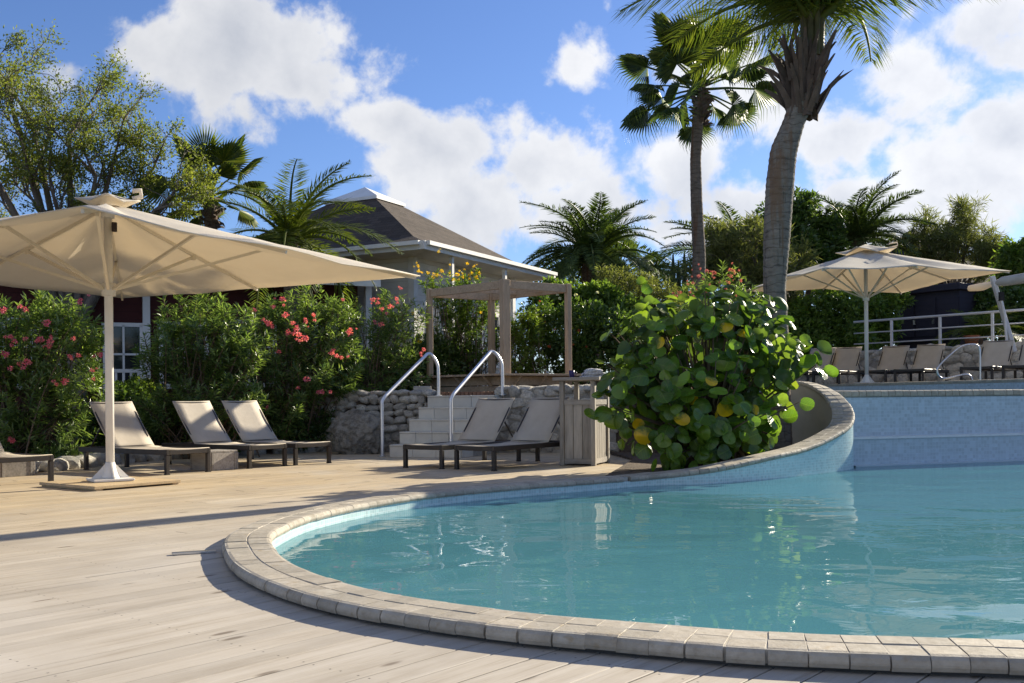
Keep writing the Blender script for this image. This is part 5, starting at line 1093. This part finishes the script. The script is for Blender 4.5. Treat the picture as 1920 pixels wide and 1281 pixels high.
c = D(1110, 485, 34); feather_palm('date_palm', 'broad date palm with a thick trunk and arching crown beyond the pergola', gz(c, .98), tuple(c), 70, 2.6, DATE, .34, el=(-.25, 1.5))
c = D(1375, 500, 35); feather_palm('date_palm', 'windblown date palm half hidden behind the thin fan palm trunk', gz(c, .98), tuple(c), 40, 2.9, DATE, .3, el=(-.3, 1.45))
c = D(1608, 452, 33); feather_palm('date_palm', 'ragged date palm rising above the top of the upper umbrella', gz(c, ZT), tuple(c), 40, 2.35, DATE, .26, el=(0, 1.5))
c = D(1160, 520, 40); fan_palm('fan_palm', 'small distant fan palm below the broad date palm crown', gz(c, .98), tuple(c), 18, 1.5, FAN, .2)
c = D(1228, 502, 48); feather_palm('slim_palm', 'distant slim palm with a drooping crown between the date palms', gz(c, .98), tuple(c), 24, 2.2, DATE, .12, el=(-.6, 1.0), boot=False)
M_CACT = plain('green_cactus_skin', (.06, .075, .045), .8, .3, 6, .4)
for i, (x, y0, Y, lab) in enumerate(((1262, 475, 36, 'tallest column of cactus against the sky beside the thin palm trunk'), (1272, 488, 36.3, 'short middle column of cactus beside the thin palm trunk'), (1283, 470, 36.6, 'column of cactus closest to the thin palm trunk'))):
    p = D(x, y0, Y); t = thing('column_cactus', lab, 'cactus', (p.x, p.y, .98)); mb = MB(); hh = p.z - .98; NN = 14
    for j in range(9):
        z = hh * j / 8; r = .1 * (1 if j < 7 else (.85 if j == 7 else .2)); mb.v += [(math.cos(2 * math.pi * k / NN) * r * (1 if k % 2 else .78), math.sin(2 * math.pi * k / NN) * r * (1 if k % 2 else .78), z) for k in range(NN)]
    mb.f += [(j * NN + k, j * NN + (k + 1) % NN, j * NN + NN + (k + 1) % NN, j * NN + NN + k) for j in range(8) for k in range(NN)] + [tuple(range(8 * NN, 9 * NN))]; part(mb, 'ribbed_stem', M_CACT, t)
# thin tall fan palm
Yt = 23.0; tp = [D(1309, 560, Yt), D(1311, 480, Yt), D(1306, 380, Yt), D(1304, 300, Yt), D(1309, 215, Yt), D(1312, 185, Yt)]; b0 = Vector((tp[0].x + .02, Yt, .98))
t = thing('tall_fan_palm', 'tall thin fan palm with a shaggy crown of hanging fans against the clouds', 'palm tree', tuple(b0))
palm_trunk(t, [(0, 0, -.1)] + [tuple(p - b0) for p in tp], [.19, .165, .15, .135, .125, .13, .15], M_TRUNKB, 60, 12); c = tp[-1] - b0 + Vector((0, 0, .15))
for i in range(34):
    f = (i + .5) / 34; e = 1.45 - 2.05 * f + random.gauss(0, .12); az = i * 2.39996 + random.gauss(0, .2); link('frond', (FANY if f < .5 else FAN)[min(2, int(f * 3))], t, frond_M(c + Vector((0, 0, .25 * (1 - f))), az, e, random.gauss(0, .5), (1.6 - .1 * f) * random.uniform(.85, 1.15)))
boots(t, (c.x, c.y, 0), .13, c.z - .75, c.z + .05, 46, .2, up=.3)
# thick leaning palm inside the curved planter
Yk = 13.75; tk = [D(1463, 868, Yk), D(1461, 760, Yk), D(1459, 640, Yk), D(1452, 540, Yk), D(1456, 453, Yk), D(1462, 350, Yk), D(1469, 284, Yk), D(1489, 228, Yk), D(1508, 175, Yk), D(1524, 60, Yk)]; b0 = Vector((tk[0].x, Yk, .03))
t = thing('leaning_palm', 'thick grey palm trunk leaning at the top, with drooping feather leaves and dead leaf bases', 'palm tree', tuple(b0))
palm_trunk(t, [(0, 0, -.1)] + [tuple(p - b0) for p in tk[1:]], [.175, .155, .145, .15, .178, .19, .18, .145, .175, .11], M_TRUNKG, 70, 18); c = tk[-1] - b0
boots(t, (tk[8].x - b0.x - .02, tk[8].y - b0.y, 0), .2, tk[7].z - b0.z + .02, tk[8].z - b0.z + .3, 84, .55, up=1.1, wide=.06)
for i in range(26):
    f = (i + .5) / 26; e = 1.42 - .8 * f + random.gauss(0, .08); az = i * 2.39996 + .6 + random.gauss(0, .15); link('frond', QUEEN[min(2, int(f * 3))], t, frond_M(c + Vector((0, 0, .1)), az, e, random.gauss(0, .3), 2.35 * random.uniform(.85, 1.1)))
M_SPEAR = plain('green_leaf_stalk', (.09, .09, .035), .6, .3, 5, .2)
q = MB()
for i in range(9):
    a = i * .7; q.tube([c + Vector((math.cos(a) * .1, math.sin(a) * .1, -.35)), c + Vector((math.cos(a) * .13, math.sin(a) * .13, .3)), c + Vector((math.cos(a) * .3, math.sin(a) * .3, .8))], [.05, .045, .02], 6, False)
part(q, 'crown_stalks', M_SPEAR, t, True)

# --- trees behind the upper pool
leafy_mass('round_tree', 'dense round dark green tree behind the upper umbrella and the leaning palm', 'tree', (D(1500, 500, 32).x, 32, ZT - .1), [(1450, 430, 45, 32), (1500, 415, 48, 32), (1545, 440, 40, 32), (1480, 480, 55, 31.5), (1540, 490, 48, 31.5), (1420, 450, 34, 32.3), (1430, 510, 45, 31.8)], M_DKLEAF, 22000, (.20, .085), .16)
leafy_mass('clipped_hedge', 'tall sunlit hedge under the upper umbrella beside the dark kiosk', 'hedge', (D(1570, 640, 28.6).x, 28.6, ZU), [(1500, 600, 50, 28.5), (1560, 590, 55, 28.4), (1620, 590, 50, 28.6), (1655, 575, 36, 28.6), (1520, 650, 45, 28), (1600, 640, 45, 28), (1680, 555, 26, 29), (1470, 640, 45, 28), (1660, 620, 30, 28.4)], M_MID, 24000, (.15, .065), .06)
feathery_tree('airy_tree', 'grey green airy tree between the thin palm and the leaning palm', (D(1400, 540, 29).x, 29, .98), [(1345, 500, 1.6, 29, .8), (1385, 480, 1.6, 29, .8), (1420, 470, 1.6, 29, .8), (1400, 520, 1.6, 28.6, .8), (1440, 520, 1.6, 28.8, .8), (1350, 540, 1.6, 28.6, .7), (1490, 505, 1.6, 29, .7)], 17000, M_CAS, (.22, .03), .16)
feathery_tree('needle_tree', 'windswept needle leaved tree with open branches beyond the kiosk', (D(1790, 520, 33).x, 33, ZT - .1), [(1745, 475, 1.6, 33, .8), (1770, 445, 1.6, 33, .75), (1815, 450, 1.6, 33, .75), (1845, 490, 1.6, 33, .8), (1790, 490, 1.6, 32.6, .9), (1755, 505, 1.6, 32.8, .8), (1850, 515, 1.6, 32.6, .7), (1820, 505, 1.6, 32.6, .8)], 17000, M_CAS, (.26, .028), .16)
leafy_mass('broad_leaf_tree', 'bright broad leaved tree past the needle leaved tree', 'tree', (D(1900, 520, 30).x, 30, ZT - .1), [(1900, 480, 26, 30), (1930, 500, 40, 30), (1890, 510, 26, 30), (1960, 470, 40, 30)], M_MID, 7000, (.2, .08), .1)
leafy_mass('terrace_shrubs', 'mixed green shrubs on the hill terrace behind the slanting mast', 'shrub', (D(1880, 600, 29).x, 29, ZT - .1), [(1850, 570, 34, 29), (1900, 570, 42, 28.8), (1880, 610, 36, 28.4), (1940, 600, 40, 28), (1835, 610, 26, 28.6)], M_DKLEAF, 9000, (.15, .07), .06)
c = D(1838, 600, 26.4); feather_palm('areca_palm', 'small yellow green palm beside the dark kiosk', gz(c, ZT - .05), (c.x, c.y, ZT + .35), 20, 1.25, DATEY, .05, el=(.35, 1.35), boot=False)
pt = thing('terracotta_pot', 'terracotta pot on the rubble terrace wall beside the small palm', 'pot', (D(1822, 650, 25.6).x, 25.6, ZT)); q = MB(); q.tube([(0, 0, 0), (0, 0, .3), (0, 0, .34), (0, 0, .34), (0, 0, .25)], [.13, .19, .21, .18, .17], 18); part(q, 'pot_wall', plain('terracotta', (.30, .11, .05), .85), pt, True); q = MB(); q.tube([(0, 0, .2), (0, 0, .27)], .175, 14); part(q, 'potting_soil', M_SOIL, pt)

# --- the big round leaved shrub (sea grape) at the pool edge
def seagrape_mat(name, c1, c2, yellow=None):
    m, nt, o = new_mat(name); b = NB(nt); v = b.obj(); r = b.orand()
    col = b.ramp(r, [(0, c1), (.7, c2), (1, sc3(c2, 1.35))])
    w = b.n('ShaderNodeTexWave', wave_type='BANDS', bands_direction='X'); sp = b.n('ShaderNodeSeparateXYZ'); b.L.new(v, sp.inputs[0])
    vein = b.math('FRACT', b.math('MULTIPLY', b.math('SUBTRACT', sp.outputs[0], b.math('MULTIPLY', b.math('ABSOLUTE', sp.outputs[1]), .55)), 6.5)); rib = b.math('MAXIMUM', b.rng(vein, 0, .12, 1, 0), b.rng(b.math('ABSOLUTE', sp.outputs[1]), .008, .025, 1, 0))
    col = b.mix(b.math('MULTIPLY', rib, .5), col, sc3(c2, 1.9)); col = b.mix(b.rng(b.noise(v, 3, 4), .55, .75, 0, .3), col, (.16, .15, .03))
    if yellow: col = b.mix(b.rng(b.math('ADD', sp.outputs[0], b.math('MULTIPLY', b.noise(v, 5, 3), .6)), .55, .85, 0, 1), col, yellow)
    p = b.bsdf(col, .27, 0, .6, b.bump(rib, .25, .01)); t = b.n('ShaderNodeBsdfTranslucent'); b.L.new(b.mix(1, col, (1.9, 2.0, .6), 'MULTIPLY'), t.inputs[0]); x = b.n('ShaderNodeMixShader'); x.inputs[0].default_value = .4; b.L.new(p, x.inputs[1]); b.L.new(t.outputs[0], x.inputs[2]); b.L.new(x.outputs[0], o.inputs[0]); return m
def round_leaf(name, mat, cup, fold):
    mb = MB(); n = 14; vs = [(.02, 0, 0)]; mids = []
    for ring_, rr in ((0, .52), (1, 1.0)):
        for k in range(n):
            a = 2 * math.pi * k / n + math.pi; r = .5 * rr * (1 - .22 * math.exp(-(min(k, n - k) / 1.1) ** 2)) * (1 + .03 * math.sin(3 * a)); x, y = .5 + math.cos(a) * r, math.sin(a) * r * 1.02
            vs.append((x, y, cup * ((x - .5) ** 2 + y * y) * 2 + fold * abs(y) + .03 * math.sin(2.2 * a + 5 * rr)))
    vs.append((.5, 0, 0)); c_ = len(vs) - 1
    fs = [(c_, 1 + k, 1 + (k + 1) % n) for k in range(n)] + [(1 + k, 1 + n + k, 1 + n + (k + 1) % n, 1 + (k + 1) % n) for k in range(n)]
    mb.add(vs[:], fs); return mesh_of(mb, name, mat, True)
SGM = [seagrape_mat('sea_grape_leaf', (.055, .11, .02), (.115, .205, .03)), seagrape_mat('sea_grape_young_leaf', (.09, .16, .02), (.15, .22, .028)), seagrape_mat('sea_grape_turning_leaf', (.09, .14, .015), (.14, .18, .02), (.72, .46, .015))]
SGL = [[round_leaf('leaf', m, cu_, fo_) for cu_, fo_ in ((.12, .1), (-.2, .25), (.25, .02), (.45, .3), (-.4, .05))] for m in SGM]
sgb = Vector((2.55, 12.6, .03)); sg = thing('sea_grape_shrub', 'big shrub with large round glossy leaves, some yellow, between the counter and the curved wall', 'shrub', tuple(sgb))
sgl = lumps([(1235, 645, 82, 12.6), (1330, 640, 88, 12.5), (1425, 640, 75, 12.7), (1470, 665, 48, 12.7), (1190, 700, 52, 12.5), (1170, 770, 42, 12.4), (1250, 760, 88, 12.2), (1350, 765, 90, 12.2), (1430, 755, 62, 12.5), (1270, 835, 40, 12.0), (1330, 842, 42, 12.05), (1395, 820, 42, 12.3), (1330, 580, 42, 12.7), (1400, 590, 36, 12.8), (1220, 590, 40, 12.7)])
wts = np.array([r ** 2 for _, r in sgl]); wts /= wts.sum(); wood = MB(); cand = []
for i in range(900):
    c, r = sgl[rng.choice(len(sgl), p=wts)]; dv = unit(rng.normal(size=(1, 3)))[0]; f = rng.uniform(.45, 1.22); p = np.array(c) + dv * r * f * np.array([1, 1.0, 1]); cand.append((f, p, dv))
for x, y, Y in ((1213, 527, 12.5), (1222, 535, 12.6), (1335, 552, 12.4), (1322, 562, 12.5), (1452, 605, 12.4), (1500, 640, 12.4), (1512, 655, 12.4), (1530, 684, 12.4), (1540, 692, 12.4), (1520, 660, 12.4), (1495, 680, 12.4), (1120, 780, 12.2), (1130, 745, 12.3), (1150, 690, 12.4), (1165, 800, 12.1), (1370, 560, 12.5), (1415, 572, 12.5), (1465, 785, 12.3), (1450, 770, 12.3), (1462, 800, 12.3)):
    cand.insert(0, (9, np.array(D(x, y, Y)), np.array([.2, -.6, .4])))
cand = [q for q in cand if q[1][2] > .1]
cand.sort(key=lambda q: (q[1][1] if q[0] < 2 else 0))
inner = {k: ([], []) for k in range(3)}
for i, (f, p, dv) in enumerate(cand):
    kind = 0 if random.random() < .68 else (1 if random.random() < .86 else 2)
    if f > 2: kind = 1 if random.random() < .5 else 0
    nrm = Vector(dv) * .8 + Vector((rng.normal() * .5, -.35 + rng.normal() * .45, .55 + rng.normal() * .4)); nrm.normalize(); xd = Vector((rng.normal(), rng.normal() * .6, -.5 + rng.normal() * .5)); xd = (xd - nrm * xd.dot(nrm)).normalized(); yd = nrm.cross(xd)
    s = random.uniform(.14, .25); M = Matrix.Translation(Vector(p) - sgb) @ Matrix((xd, yd, nrm)).transposed().to_4x4() @ Matrix.Diagonal((s * random.uniform(.85, 1.1), s * random.uniform(.82, 1.08), s, 1))
    me = random.choice(SGL[kind])
    if i < 300: link('leaf', me, sg, M)
    else: V, F = inner[kind]; k = len(V); V += [tuple(M @ v.co) for v in me.vertices]; F += [tuple(j + k for j in q.vertices) for q in me.polygons]
    if i % 4 == 0:
        e_ = Vector(p) - sgb; bs_ = Vector((rng.normal() * .25, rng.normal() * .15, 0)); m_ = e_ * .5 + Vector((0, .1, .15)); wood.tube([bs_, m_, e_], [.028, .016, .006], 5, False)
for k, (V, F) in inner.items():
    if V:
        me = bpy.data.meshes.new('inner_leaves'); me.from_pydata(V, [], F); me.materials.append((M_DKLEAF, M_MID, M_LIME)[k]); me.polygons.foreach_set('use_smooth', [True] * len(F)); o = link('inner_leaves', me, sg); o['kind'] = 'stuff'
part(wood, 'branches', M_STEM, sg, True)
for x, y in ((1475, 800), (1490, 815), (1505, 800), (1460, 830), (1500, 825)):
    p = D(x, y, 13.2); s = random.uniform(.14, .26); link('planter_rock', random.choice(ST), None, Matrix.Translation((p.x, p.y, .08)) @ Matrix.Diagonal((s * 1.3, s, s, 1))); tag(bpy.data.objects[-1] if False else COL.objects[-1], 'rough grey stone lying in the curved planter under the leaning palm', 'rock', 'stones in the curved planter')
